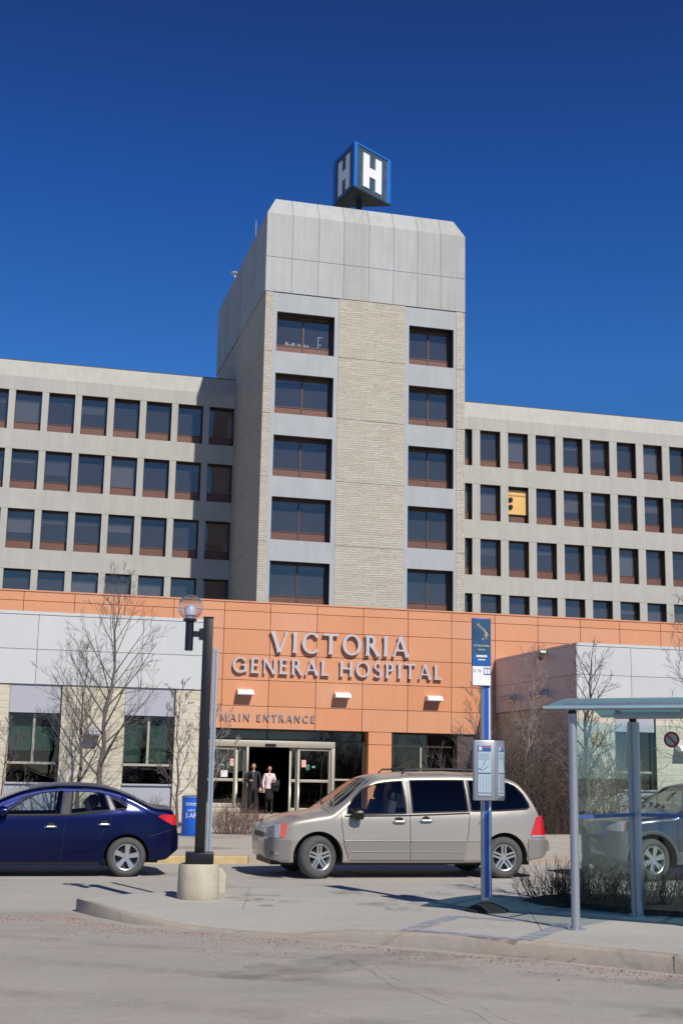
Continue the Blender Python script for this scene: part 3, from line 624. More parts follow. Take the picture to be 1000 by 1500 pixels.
# interior: real rooms behind the glass
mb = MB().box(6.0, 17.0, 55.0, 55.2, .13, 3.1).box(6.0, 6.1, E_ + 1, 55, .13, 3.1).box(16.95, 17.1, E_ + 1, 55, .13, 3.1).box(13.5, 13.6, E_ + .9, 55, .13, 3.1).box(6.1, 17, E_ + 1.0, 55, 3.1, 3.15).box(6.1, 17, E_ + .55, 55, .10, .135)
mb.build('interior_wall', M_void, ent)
keep(ent)
# display rack, tins and flower pot in the right window
rk = empty('display_rack', 'glass fronted rack of green leaflets inside the right entrance window', 'rack', (16.2, 48.6, .135))
MB().box(15.9, 16.72, 48.45, 48.8, .135, 2.18).build('cabinet', mat('grey_cabinet', srgb(82, 88, 92), .5), rk)
for i, z in enumerate((1.62, 1.92)):
    MB().box(16.24, 16.64, 48.42, 48.445, z, z + .24).build('leaflet', mat('green_leaflet', srgb(150, 190, 150), .7, var=.3, scale=8), rk)
MB().box(15.95, 16.12, 48.42, 48.445, 1.66, 2.1).build('poster', mat('dark_poster', srgb(60, 70, 78), .7), rk)
keep(rk)
o = MB().lathe([(0, 0), (.24, 0), (.24, .04), (.17, .1), (.15, .2), (.05, .25), (.03, .3), (.06, .34), (.0, .38)], (14.85, 48.5, 1.63), n=16).build('vase', M_fix); tag(o, 'small white domed ornament on the sill in the right window', 'ornament')
o = MB().box(14.5, 15.45, 48.3, 48.75, .135, 1.62).build('counter', mat('brown_counter', srgb(70, 60, 52), .7)); tag(o, 'low dark counter behind the right entrance window', 'counter')
for i, (x, h_) in enumerate(((15.17, .24), (15.36, .27))):
    o = MB().lathe([(0, 0), (.08, 0), (.08, h_), (0, h_)], (x, 48.5, 1.63), n=14).build('tin', mat('teal_tin', srgb(90, 140, 150), .4) if i == 0 else M_fix); tag(o, ('blue green round tin on the window counter', 'white round tin on the window counter next to the mullion')[i], 'tin', 'tins on the window counter')
# ---- facade letters, flared strokes cut from plate
def ltr(ch):
    TK, TN = .17, .10
    L = {'V': ([('l', .06, 1, .42, 0, TK), ('l', .80, 1, .44, 0, TN)], .86), 'I': ([('l', .14, 0, .14, 1, TK)], .28),
         'T': ([('l', .40, 0, .40, .95, TK), ('h', .0, .95, .80, .95, TN)], .80), 'A': ([('l', .42, 1, .06, 0, TN), ('l', .42, 1, .82, 0, TK), ('h', .18, .32, .66, .32, .085)], .88),
         'O': ([('a', .5, .5, .5, .52, 0, 360)], 1.0), 'C': ([('a', .5, .5, .5, .52, 42, 318)], .88), 'G': ([('a', .5, .5, .5, .52, 42, 318), ('l', .86, .08, .86, .52, .17), ('h', .56, .50, .90, .50, .09)], .98),
         'E': ([('l', .12, 0, .12, 1, TK), ('h', .1, .95, .56, .95, TN), ('h', .1, .52, .50, .52, TN), ('h', .1, .05, .60, .05, TN)], .62),
         'N': ([('l', .10, 0, .10, 1, TN), ('l', .10, 1, .76, 0, TK), ('l', .78, 0, .78, 1, TN)], .88),
         'R': ([('l', .12, 0, .12, 1, TK), ('a', .26, .74, .30, .26, -90, 90), ('h', .1, .955, .30, .955, TN), ('h', .1, .525, .30, .525, TN), ('l', .34, .50, .70, 0, TK * .95)], .72),
         'P': ([('l', .12, 0, .12, 1, TK), ('a', .26, .72, .32, .28, -90, 90), ('h', .1, .955, .30, .955, TN), ('h', .1, .485, .30, .485, TN)], .62),
         'L': ([('l', .12, 0, .12, 1, TK), ('h', .1, .05, .58, .05, TN)], .60), 'H': ([('l', .12, 0, .12, 1, TK), ('l', .78, 0, .78, 1, TK), ('h', .12, .52, .78, .52, TN)], .90),
         'S': ([('a', .32, .745, .27, .265, 35, 270), ('a', .32, .26, .30, .27, -145, 90)], .64),
         'M': ([('l', .10, 0, .16, 1, TN), ('l', .17, 1, .50, .1, TK), ('l', .84, 1, .50, .1, TN), ('l', .92, 0, .85, 1, TK)], 1.04)}
    return L[ch]
def word(parent, s, x0, x1, z, h, y, m, depth, gap=.17):
    tot = sum(ltr(c)[1] for c in s) + gap * (len(s) - 1); k = (x1 - x0) / tot; x = x0
    for c in s:
        strokes, w_ = ltr(c); mb = MB()
        for si, st in enumerate(strokes):
            dd = depth + si * .0016
            P = lambda u, v: (x + u * k, z + v * h)
            if st[0] in 'lh':
                _, ax, az, bx, bz, wd = st; a = Vector((ax * k, az * h)); b = Vector((bx * k, bz * h)); d = (b - a).normalized(); n_ = Vector((-d.y, d.x)); wv = wd * h / 2
                pts = []
                ts = [(0, 1.5), (.07, 1.15), (.2, .98), (.5, .92), (.8, .98), (.93, 1.15), (1, 1.5)]
                if st[0] == 'h': ts = [(0, 1), (.6, 1), (.85, 1.1), (1, 1.7)]
                A_ = [a + (b - a) * t + n_ * wv * f for t, f in ts]; B_ = [a + (b - a) * t - n_ * wv * f for t, f in ts][::-1]
                pts = [(x + p.x, z + p.y) for p in A_ + B_]
                mb.prism(pts, y - dd, y - .05 + si * .0013)
            else:
                _, cx, cz, rx, rz, a0, a1 = st; N = 28 if a1 - a0 > 200 else 14; O = []; I = []
                for i in range(N + 1):
                    t = R(a0 + (a1 - a0) * i / N); fl = 1
                    if a1 - a0 < 360 and ch_round(c): fl = 1 + .5 * max(0, 1 - min(i, N - i) / 2.5)
                    ws = .155 * h; wt = .095 * h * fl
                    O.append((x + cx * k + cos(t) * rx * k, z + (cz + sin(t) * rz) * h)); I.append((x + cx * k + cos(t) * (rx * k - ws), z + cz * h + sin(t) * (rz * h - wt)))
                n = len(O); vs = [(p[0], y - dd, p[1]) for p in O + I] + [(p[0], y - .05 + si * .0013, p[1]) for p in O + I]; fs = []
                for i in range(n - 1):
                    fs += [(i, i + 1, n + i + 1, n + i), (2 * n + i, 3 * n + i, 3 * n + i + 1, 2 * n + i + 1), (i, 2 * n + i, 2 * n + i + 1, i + 1), (n + i, n + i + 1, 3 * n + i + 1, 3 * n + i)]
                if a1 - a0 < 360: fs += [(0, n, 3 * n, 2 * n), (n - 1, 3 * n - 1, 4 * n - 1, 2 * n - 1)]
                mb.add(vs, fs)
        mb.build('letter_' + c.lower(), m, parent); x += (w_ + gap) * k
def ch_round(c): return c in 'CGS'
ls = empty('letter_sign', 'large raised grey letters VICTORIA GENERAL HOSPITAL on the orange wall', 'sign', (12.2, E_ - .05, 5.2))
word(ls, 'VICTORIA', 9.56, 14.86, 5.955, .76, E_, M_letter, .16, .24)
word(ls, 'GENERAL', 8.15, 11.80, 5.15, .56, E_, M_letter, .14, .22)
word(ls, 'HOSPITAL', 12.19, 16.22, 5.15, .56, E_, M_letter, .14, .24)
mb = MB()
for x in (9.8, 10.6, 11.9, 13.2, 14.4): mb.box(x, x + .03, E_ - .06, E_ + .0, 6.2, 6.23)
keep(ls)
ls2 = empty('letter_sign', 'small grey letters MAIN ENTRANCE above the sliding doors', 'sign', (9.5, E_ - .03, 3.45))
word(ls2, 'MAIN', 7.75, 8.86, 3.44, .25, E_ - .0, mat('dull_letter', srgb(168, 160, 160), .4, .3), .075, .34); word(ls2, 'ENTRANCE', 9.12, 11.30, 3.44, .25, E_, MATS['dull_letter'], .075, .34)
keep(ls2)
# wall lights
def wall_light(x, y, z, ax, label, m=None, wd=.58):
    """half-round downlight hood. ax 'y' = on a wall facing the street, 'x' = on a wall facing left"""
    o = empty('wall_light', label, 'wall lamp', (x, y, z), 0 if ax == 'y' else -pi / 2, 'half round white wall lights')
    mb = MB(); N = 8; prof = [(0, .0)] + [(-.38 * sin(pi / 2 * i / N), .2 * cos(pi / 2 * i / N)) for i in range(N + 1)] + [(-.36, -.02), (0, -.02)]
    mb.prism([(p[0], p[1]) for p in prof], -wd / 2, wd / 2, 'x'); mb.build('hood', m or M_fix, o, smooth=True, angle=40)
    MB().box(-wd / 2 + .05, wd / 2 - .05, -.3, -.04, -.05, -.021).build('lens', G_lens, o); return o
for x, l_ in ((8.63, 'left of the three white wall lights under the word GENERAL'), (12.29, 'middle of the three white wall lights, under the word HOSPITAL'), (15.88, 'right of the three white wall lights, under the letters AL')): wall_light(x, E_, 4.36, 'y', l_)
wall_light(18.41, 45.47, 4.38, 'x', 'shaded wall light deep in the entrance corner on the side wall', M_lilac, 1.1)
wall_light(18.41, 42.7, 4.42, 'x', 'shaded wall light on the side wall nearer the street corner', M_lilac, 1.1)
wall_light(2.76, 39.85, 2.62, 'y', 'pale wall light on the stone pier behind the left bare trees', M_lilac, .4)
wall_light(22.2, 39.85, 2.55, 'y', 'wall light on the stone pier right of the narrow tall window', M_fix, .5)
o = empty('security_camera', 'small white dome camera high on the shaded side wall', 'camera', (18.41, 42.28, 5.75))
MB().box(-.25, 0, -.06, .06, .12, .2).build('bracket', M_fix, o); MB().lathe([(0, -.14), (.09, -.1), (.12, 0), (.12, .12), (0, .14)], (-.22, 0, 0), n=14).build('dome', M_black, o)

# ---- white clad single storey blocks
def clad_block(name, label, x0, x1, yf, ztop, zsplit, piers, bays, joints, hz, sides=()):
    o = empty(name, label, 'building', ((x0 + x1) / 2, yf, .13))
    mb = MB(); gp = .008; js = [x0] + [j for j in joints if x0 < j < x1] + [x1]
    for zi, (a, b) in enumerate(((zsplit, hz - gp), (hz + gp, ztop - .10))):
        for i in range(len(js) - 1):
            mb.m = (i + zi) % 2; mb.box(js[i] + (gp if i else 0), js[i + 1] - (gp if i < len(js) - 2 else 0), yf, yf + .08, a, b)
    mb.m = 0; mb.box(x0, x1, yf - .02, yf + .4, ztop - .10 + gp, ztop)
    for sx_, sg in sides:   # clad side faces
        a, b = sorted((sx_, sx_ + sg * .08)); ys = [yf + .08, 42.2, 44.6, E_]
        for i in range(3):
            for za, zb in ((zsplit, hz - gp), (hz + gp, ztop - .10)):
                mb.m = i % 2; mb.box(a, b, ys[i] + (gp if i else 0), ys[i + 1] - gp, za, zb)
        mb.m = 0; a, b = sorted((sx_ - sg * .02, sx_ + sg * .38)); mb.box(a, b, yf + .4, E_ - .04, ztop - .10 + gp, ztop)
    mb.build('white_cladding', M_white, o)
    mb = MB().box(x0 + .03, x1 - .03, yf + .03, yf + .3, zsplit + .02, ztop - .03)
    for sx_, sg in sides: 
        a, b = sorted((sx_ + sg * .03, sx_ + sg * .3)); mb.box(a, b, yf + .3, E_ - .03, zsplit + .02, ztop - .03)
    mb.build('cladding_backing', M_wjoint, o)
    mb = MB()
    for a, b in piers: mb.box(a, b, yf + .05, yf + .45, .0, zsplit - .01)
    for sx_, sg in sides:
        a, b = sorted((sx_ + sg * .1, sx_ + sg * .4)); mb.box(a, b, yf + .45, E_ - .02, .0, zsplit - .01)
    mb.build('stone_pier', M_lime2, o)
    for bi, (a, b, zt, zb, blind) in enumerate(bays):
        MB().box(a, b, yf + .06, yf + .12, zt + .01, zsplit - .01).build('upper_panel', M_lilac, o); MB().box(a, b, yf + .06, yf + .12, .1, zb - .05).build('lower_panel', M_lilac, o)
        MB().box(a, b - .0, yf + .0, yf + .3, zb - .05, zb).build('sill', M_lilac, o)
        mb = MB(); xm = (a + b) / 2 + .01; zh = zb + .56
        y = yf + .26
        frame_bars(mb, y, [(a, b, zh - .035, zh + .035), (xm - .035, xm + .035, zh + .035, zt - .01), (a, a + .03, zb, zt), (b - .03, b, zb, zt)], .07); wo_ = mb.build('window', M_alumframe, o)
        MB().add([(a, y, zb), (b, y, zb), (b, y, zt), (a, y, zt)], [(0, 1, 2, 3)]).build('pane', G_clear, wo_)
        MB().box(b - .005, b + .03, yf + .02, yf + .3, .1, zsplit - .02).build('edge_trim', M_dark, wo_)
        for (ba, bb, z0, z1) in blind: MB().box(ba, bb, y + .1, y + .13, z0, z1).build('blind', M_gblind, wo_)
    MB().box(x0 + .4, x1 - .4, yf + 3.0, yf + 3.1, .1, zsplit).box(x0 + .4, x1 - .4, yf + .3, yf + 3, zsplit - .05, zsplit + .05).box(x0 + .4, x1 - .4, yf + .46, yf + 3, .1, .14).build('interior_wall', M_void, o)
    MB().box(x0 + .1, x1 - .1, yf + .3, E_ - .03, ztop - .25, ztop - .2).build('roof', M_capd, o)
    keep(o); return o
clad_block('clinic_block', 'low white clad block left of the entrance, on pale stone piers with two wide windows', -8.6, 6.22, 39.85, 6.22, 4.06,
           [(-8.6, -4.9), (-3.4, -1.9), (-1.8, .28), (1.80, 3.66), (5.19, 6.2)],
           [(.29, 1.77, 3.21, 1.20, [(.32, 1.0, 2.12, 2.83), (1.08, 1.62, 2.12, 2.83)]), (3.67, 5.16, 3.21, 1.20, [(3.70, 4.22, 1.85, 3.1), (4.42, 5.0, 1.85, 2.95)]), (-4.88, -3.42, 3.21, 1.2, [])], [-5.2, -2.1, .98, 3.43, 5.74][0:3] + [4.1], 5.09)
clad_block('clinic_block', 'low white clad block right of the entrance with shaded side wall and narrow windows', 18.41, 32.0, 39.85, 6.03, 3.98,
           [(18.42, 19.78), (21.26, 24.9), (26.4, 30.0), (30, 32)], [(19.80, 21.23, 3.13, 1.26, []), (24.92, 26.38, 3.13, 1.26, [])], [20.4, 23.5, 26.5], 4.98, sides=((18.41, 1),))

# ================================================================== CARS
def lerp(pts, x):
    if x <= pts[0][0]: return pts[0][1]
    for (a, fa), (b, fb) in zip(pts, pts[1:]):
        if x <= b:
            return fa + (fb - fa) * (x - a) / (b - a) if b > a else fb
    return pts[-1][1]
def smooth_lerp(pts, x, h=.05): return (lerp(pts, x - h) + 2 * lerp(pts, x) + lerp(pts, x + h)) / 4
class Car:
    def __init__(s, sp): s.__dict__.update(sp)
    def ys(s, x, z):
        W = s.W / 2 * smooth_lerp(s.plan, x, .06); zb = s.belt(x); zm = s.zm
        if z <= zm: y = W * (1 - s.tuck * ((zm - z) / zm) ** 2)
        elif z <= zb: y = W * (1 - .025 * ((z - zm) / max(zb - zm, .05)) ** 2)
        else: y = W * .975 - (z - zb) * s.tumble - (z - zb) ** 2 * .12
        if s.crease and abs(z - s.crease) < .05: y += .008 * (1 - abs(z - s.crease) / .05)
        return y
    def section(s, x, inset=0, zlo=None):
        H = smooth_lerp(s.top, x) - inset; B = (lerp(s.bot, x) if zlo is None else zlo)
        r = min(s.rr, (H - B) * .4); pts = []; NS = 20
        for i in range(NS + 1):
            z = B + (H - s.crown - r - B) * i / NS; pts.append((s.ys(x, z) - inset, z))
        y0, z0 = pts[-1]
        for i in range(1, 7):
            t = pi / 2 * i / 6; pts.append((y0 - r * (1 - cos(t)), z0 + r * sin(t)))
        y1, z1 = pts[-1]
        for i in range(1, 7):
            t = i / 6; pts.append((y1 * (1 - t), z1 + s.crown * (1 - (1 - t) ** 2)))
        return pts
    def loft(s, x0, x1, step, inset=0, zlo=None):
        n = max(2, int((x1 - x0) / step)); mb = MB(); rings = []
        for i in range(n + 1):
            x = x0 + (x1 - x0) * i / n; sc_ = s.section(x, inset, zlo); ring = [(x, -y, z) for y, z in sc_] + [(x, y, z) for y, z in sc_[-2::-1]]
            rings.append(ring)
        m = len(rings[0]); vs = [p for r_ in rings for p in r_]; fs = []
        for i in range(n):
            for j in range(m): fs.append((i * m + j, i * m + (j + 1) % m, (i + 1) * m + (j + 1) % m, (i + 1) * m + j))
        # ends: bridge left/right halves as strips
        for base in (0, n * m):
            for j in range((m - 1) // 2):
                a, b, c_, d = base + j, base + j + 1, base + m - 2 - j, base + m - 1 - j
                fs.append((a, b, c_, d) if b != c_ else (a, b, d))
        mb.add(vs, fs); return mb
    def patch(s, parent, name, poly, m, off=.004, side=-1, step=.04, rim=.02, nz=5):
        """panel that follows the side of the body; poly in (x,z)"""
        xs = sorted(set([p[0] for p in poly])); lo, hi = xs[0], xs[-1]; cols = set(xs)
        n = max(1, int((hi - lo) / step)); cols |= {lo + (hi - lo) * i / n for i in range(n + 1)}; cols = sorted(cols); cols = [c for i, c in enumerate(cols) if i == 0 or c - cols[i - 1] > 1e-4]
        grid = []
        for x in cols:
            xx = min(max(x, lo + 1e-5), hi - 1e-5); zs_ = []
            for (ax, az), (bx, bz) in zip(poly, poly[1:] + poly[:1]):
                if (ax - xx) * (bx - xx) <= 0 and ax != bx: zs_.append(az + (bz - az) * (xx - ax) / (bx - ax))
            z0, z1 = min(zs_), max(zs_); grid.append([(x, z0 + (z1 - z0) * j / nz) for j in range(nz + 1)])
        mb = MB(); vs = [(x, side * (s.ys(x, z) + off), z) for c in grid for x, z in c]; k = nz + 1; nc = len(grid)
        fs = [(i * k + j, (i + 1) * k + j, (i + 1) * k + j + 1, i * k + j + 1) for i in range(nc - 1) for j in range(nz)]
        if rim:
            N = len(vs); vs += [(x, side * (s.ys(x, z) + off - rim), z) for c in grid for x, z in c]
            bd = [i * k for i in range(nc)] + [(nc - 1) * k + j for j in range(1, k)] + [i * k + nz for i in range(nc - 2, -1, -1)] + [j for j in range(nz - 1, 0, -1)]
            for a, b in zip(bd, bd[1:] + bd[:1]): fs.append((a, b, N + b, N + a))
        mb.add(vs, fs); return mb.build(name, m, parent, smooth=True, angle=40)
    def line(s, parent, name, pts, m, wd=.008, off=.003, side=-1):
        P = [(x, side * (s.ys(x, z) + off), z) for x, z in pts]; Q = [P[0]]
        for a, b in zip(pts, pts[1:]):
            k = max(1, int(sqrt((a[0] - b[0]) ** 2 + (a[1] - b[1]) ** 2) / .06))
            for i in range(1, k + 1):
                x = a[0] + (b[0] - a[0]) * i / k; z = a[1] + (b[1] - a[1]) * i / k; Q.append((x, side * (s.ys(x, z) + off), z))
        return MB().tube(Q, wd / 2, 5).build(name, m, parent, smooth=True)
def apply_bool(o, cutters):
    src = o.copy(); src.data = o.data.copy(); C.objects.link(src); src.data.polygons.foreach_set('use_smooth', [True] * len(src.data.polygons))
    for c_ in cutters:
        md = o.modifiers.new('b', 'BOOLEAN'); md.operation = 'DIFFERENCE'; md.solver = 'EXACT'; md.object = c_
        try: md.material_mode = 'TRANSFER'
        except Exception: pass
    bpy.context.view_layer.update()
    me = bpy.data.meshes.new_from_object(o.evaluated_get(bpy.context.evaluated_depsgraph_get()))
    o.modifiers.clear(); o.data = me
    for c_ in cutters: bpy.data.objects.remove(c_)
    bm = bmesh.new(); bm.from_mesh(me); bmesh.ops.remove_doubles(bm, verts=bm.verts, dist=1e-4); bmesh.ops.recalc_face_normals(bm, faces=bm.faces); bm.to_mesh(me); bm.free()
    me.polygons.foreach_set('use_smooth', [True] * len(me.polygons)); me.set_sharp_from_angle(angle=R(42))
    # take the shading normals of the uncut body, so the cuts leave the reflections clean
    dt = o.modifiers.new('n', 'DATA_TRANSFER'); dt.object = src; dt.use_loop_data = True; dt.data_types_loops = {'CUSTOM_NORMAL'}; dt.loop_mapping = 'POLYINTERP_NEAREST'; dt.use_max_distance = True; dt.max_distance = .004
    bpy.context.view_layer.update(); m2 = bpy.data.meshes.new_from_object(o.evaluated_get(bpy.context.evaluated_depsgraph_get())); o.modifiers.clear(); o.data = m2; bpy.data.objects.remove(src); return o
def wheel(parent, x, y, r, rim_r, style, side=-1, steer=0, wd=.21):
    w_ = bpy.data.objects.new('wheel', None); C.objects.link(w_); w_.parent = parent; w_.location = (x, y, r); w_.rotation_euler = (0, 0, steer if side < 0 else pi + steer)
    # outward = -y in local space
    h = wd / 2; prof = [(rim_r, -h + .02), (rim_r + .02, -h), (r - .05, -h - .004), (r - .02, -h + .02), (r, -h + .05), (r, h - .05), (r - .02, h - .02), (rim_r + .02, h), (rim_r, h - .02)]
    MB().lathe(prof, ax='y', n=48).build('tyre', M_tyre, w_, smooth=True, angle=50)
    mb = MB(); mb.lathe([(rim_r + .003, -h + .025), (rim_r - .006, -h + .012), (rim_r - .02, -h + .02), (rim_r - .03, -h + .05), (rim_r - .035, h - .02)], ax='y', n=48)
    mb.lathe([(0, -h + .03), (.045, -h + .03), (.06, -h + .045), (.075, -h + .07), (0, -h + .07)], ax='y', n=20)
    rx = rim_r - .018
    def spoke(a, w0, w1, off=0):
        ca, sa = cos(a), sin(a); P = []
        for rr_, ww, yy in ((.03, w0, -h + .036), (rx * .55, (w0 + w1) / 2, -h + .028), (rx, w1, -h + .022)):
            for sg in (-1, 1): P.append((ca * rr_ - sa * (sg * ww / 2 + off), yy, sa * rr_ + ca * (sg * ww / 2 + off)))
        Q = [(p[0], p[1] + .05, p[2]) for p in P]
        mb.add(P + Q, [(0, 1, 3, 2), (2, 3, 5, 4), (0, 2, 8, 6), (2, 4, 10, 8), (1, 7, 9, 3), (3, 9, 11, 5), (4, 5, 11, 10)])
    if style == 'five':
        for i in range(5): spoke(2 * pi * i / 5 + pi / 2 - .1, .05, .085)
    elif style == 'double':
        for i in range(5):
            for o_ in (-.028, .028): spoke(2 * pi * i / 5 + pi / 2, .030, .034, o_)
    else:
        for i in range(6): spoke(2 * pi * i / 6 + .3, .05, .10)
    mb.build('rim', M_alloy, w_, smooth=True, angle=35)
    MB().lathe([(0, .0), (rim_r - .036, .0), (rim_r - .036, .03), (0, .03)], ax='y', n=32).build('shadow_disc', mat('spoke_shadow', srgb(48, 46, 45), .6), w_)  # dark backing disc, painted as the shadow behind the spokes
    return w_
def build_car(name, label, sp, loc, paint):
    root = empty(name, label, sp['cat'], loc); s = Car(sp)
    body = s.loft(s.__dict__.get('X0', 0), s.L, .04).build('body', paint, root)
    s.root = root
    body.data.materials.append(M_dark)
    cut = []
    cav = s.loft(s.cab[0], s.cab[1], .08, inset=.075, zlo=s.floor).build('cut', M_dark)
    cut.append(cav)
    for poly in s.wins: cut.append(MB().prism(poly, -2, 2).build('cut', M_dark))
    for (xa, xb, wa, wb_) in s.screens:   # wedge cut through the roof skin for the windscreen and the rear window
        cut.append(MB().prism([(xa, -wa), (xa, wa), (xb, wb_), (xb, -wb_)], s.screenz, 3, 'z').build('cut', M_dark))
    for wx in s.wheels:
        for sd in (-1, 1):
            a, b = sorted((sd * (s.W / 2 - .34), sd * 1.6)); c_ = MB(); c_.lathe([(0, a), (s.arch, a), (s.arch, b), (0, b)], (wx, 0, s.wr), 'y', 48)
            c_ = c_.build('cut', M_dark); bmm = bmesh.new(); bmm.from_mesh(c_.data); bmesh.ops.remove_doubles(bmm, verts=bmm.verts, dist=1e-4); bmesh.ops.holes_fill(bmm, edges=bmm.edges); bmesh.ops.recalc_face_normals(bmm, faces=bmm.faces); bmm.to_mesh(c_.data); bmm.free(); cut.append(c_)
    for c_ in cut: c_.location = loc
    bpy.context.view_layer.update()
    apply_bool(body, cut)
    for poly in s.wins:
        for sd in (-1, 1):
            s.line(root, 'window_seal', poly + [poly[0]], M_rubber, .034, -.008, sd)
    for i, poly in enumerate(s.wins):
        cx = sum(p[0] for p in poly) / len(poly); cz = sum(p[1] for p in poly) / len(poly)
        big = [(cx + (p[0] - cx) * 1.02, cz + (p[1] - cz) * 1.03) for p in poly]
        for sd in (-1, 1): s.patch(root, 'side_window', big, s.winglass[i], off=-.012, side=sd, rim=0)
    for (xa, xb, wa, wb_), gm in zip(s.screens, s.screenglass):
        mb = MB(); N = 10; vs = []; fs = []
        for i in range(N + 1):
            x = xa + (xb - xa) * i / N; ww = wa + (wb_ - wa) * i / N; sec = s.section(x)
            H = sec[-1][1]
            for j in range(9):
                y = -ww + 2 * ww * j / 8; zq = H - s.crown * (abs(y) / max(sec[-7][0], .1)) ** 2 - .006; vs.append((x, y, zq))
        for i in range(N):
            for j in range(8): fs.append((i * 9 + j, (i + 1) * 9 + j, (i + 1) * 9 + j + 1, i * 9 + j + 1))
        mb.add(vs, fs).build('windscreen' if xa < s.L / 2 else 'rear_window', gm, root, smooth=True)
    for wx in s.wheels:
        for sd in (-1, 1): wheel(root, wx, sd * (s.W / 2 - .125), s.wr, s.rim, s.style, sd, s.steer if wx == s.wheels[0] else 0)
    mb = MB().box(.3, s.L - .3, -s.W / 2 + .36, s.W / 2 - .36, .2, .36); mb.build('underbody', M_dark, root)
    return root, s
def seat(parent, x, y, z=.42, h=.62, m=None):
    mb = MB(); mb.box(x - .28, x + .22, y - .24, y + .24, z, z + .16)
    rot = Matrix.Rotation(R(14), 3, 'Y'); mb.box(-.06, .07, -.23, .23, 0, h, rot, (x + .24, y, z + .12)); mb.box(-.04, .05, -.13, .13, h + .02, h + .2, rot, (x + .24, y, z + .12))
    return mb.build('seat', m or M_seat, parent, bevel=.03, smooth=True)
M_seat = mat('seat_fabric', srgb(120, 112, 100), .9, var=.1)
M_seatd = mat('dark_seat_fabric', srgb(60, 60, 64), .9, var=.1)
def steering(parent, x, y, z):
    mb = MB(); pts = []
    for i in range(25):
        t = 2 * pi * i / 24; v = Matrix.Rotation(R(-25), 3, 'Y') @ Vector((0, .18 * cos(t), .18 * sin(t))); pts.append((x + v.x, y + v.y, z + v.z))
    mb.tube(pts, .016, 6, cap=False); mb.tube([(x, y - .17, z), (x, y + .17, z)], .016, 6); mb.tube([(x - .35, y, z - .12), (x, y, z)], .03, 6); mb.build('steering_wheel', M_dark, parent, smooth=True)
M_van = mat('champagne_paint', srgb(166, 158, 147), .36, .35, var=.02, coat=.7)
M_vanlow = mat('grey_cladding_paint', srgb(150, 145, 140), .38, .4, var=.02, coat=.4)
M_bluep = mat('metallic_blue_paint', srgb(6, 18, 68), .40, .85, var=.03, coat=.35)
M_bluep.node_tree.nodes['Principled BSDF'].inputs['Coat Roughness'].default_value = .16
M_suvp = mat('steel_blue_paint', srgb(66, 74, 86), .3, .45, var=.02, coat=.9)
M_suvl = mat('grey_lower_cladding', srgb(92, 92, 96), .55, .1, var=.04)
M_red = mat('red_lens', srgb(200, 22, 24), .15, var=.15, scale=8, coat=.8); M_redd = mat('dark_red_lens', srgb(140, 14, 16), .15, coat=.8)
M_amber = mat('amber_lens', srgb(215, 92, 70), .2, var=.1, coat=.7); M_lamp = mat('headlamp', srgb(172, 178, 182), .15, .3, var=.15, scale=12, coat=1)
def handle(s, x, z, m=M_chrome, wd=.2, side=-1):
    y = s.ys(x, z); mb = MB()
    mb.lathe([(0, .0), (.06, .004), (.075, .0)], (x, side * (y + .002), z), 'y', 20); mb.build('handle_recess', M_dark, s.root)
    pts = [(x - wd / 2, side * (y + .004), z), (x - wd / 2 + .03, side * (y + .035), z + .003), (x + wd / 2 - .03, side * (y + .035), z + .003), (x + wd / 2, side * (y + .004), z)]
    MB().tube(pts, .017, 8).build('door_handle', m, s.root, smooth=True)
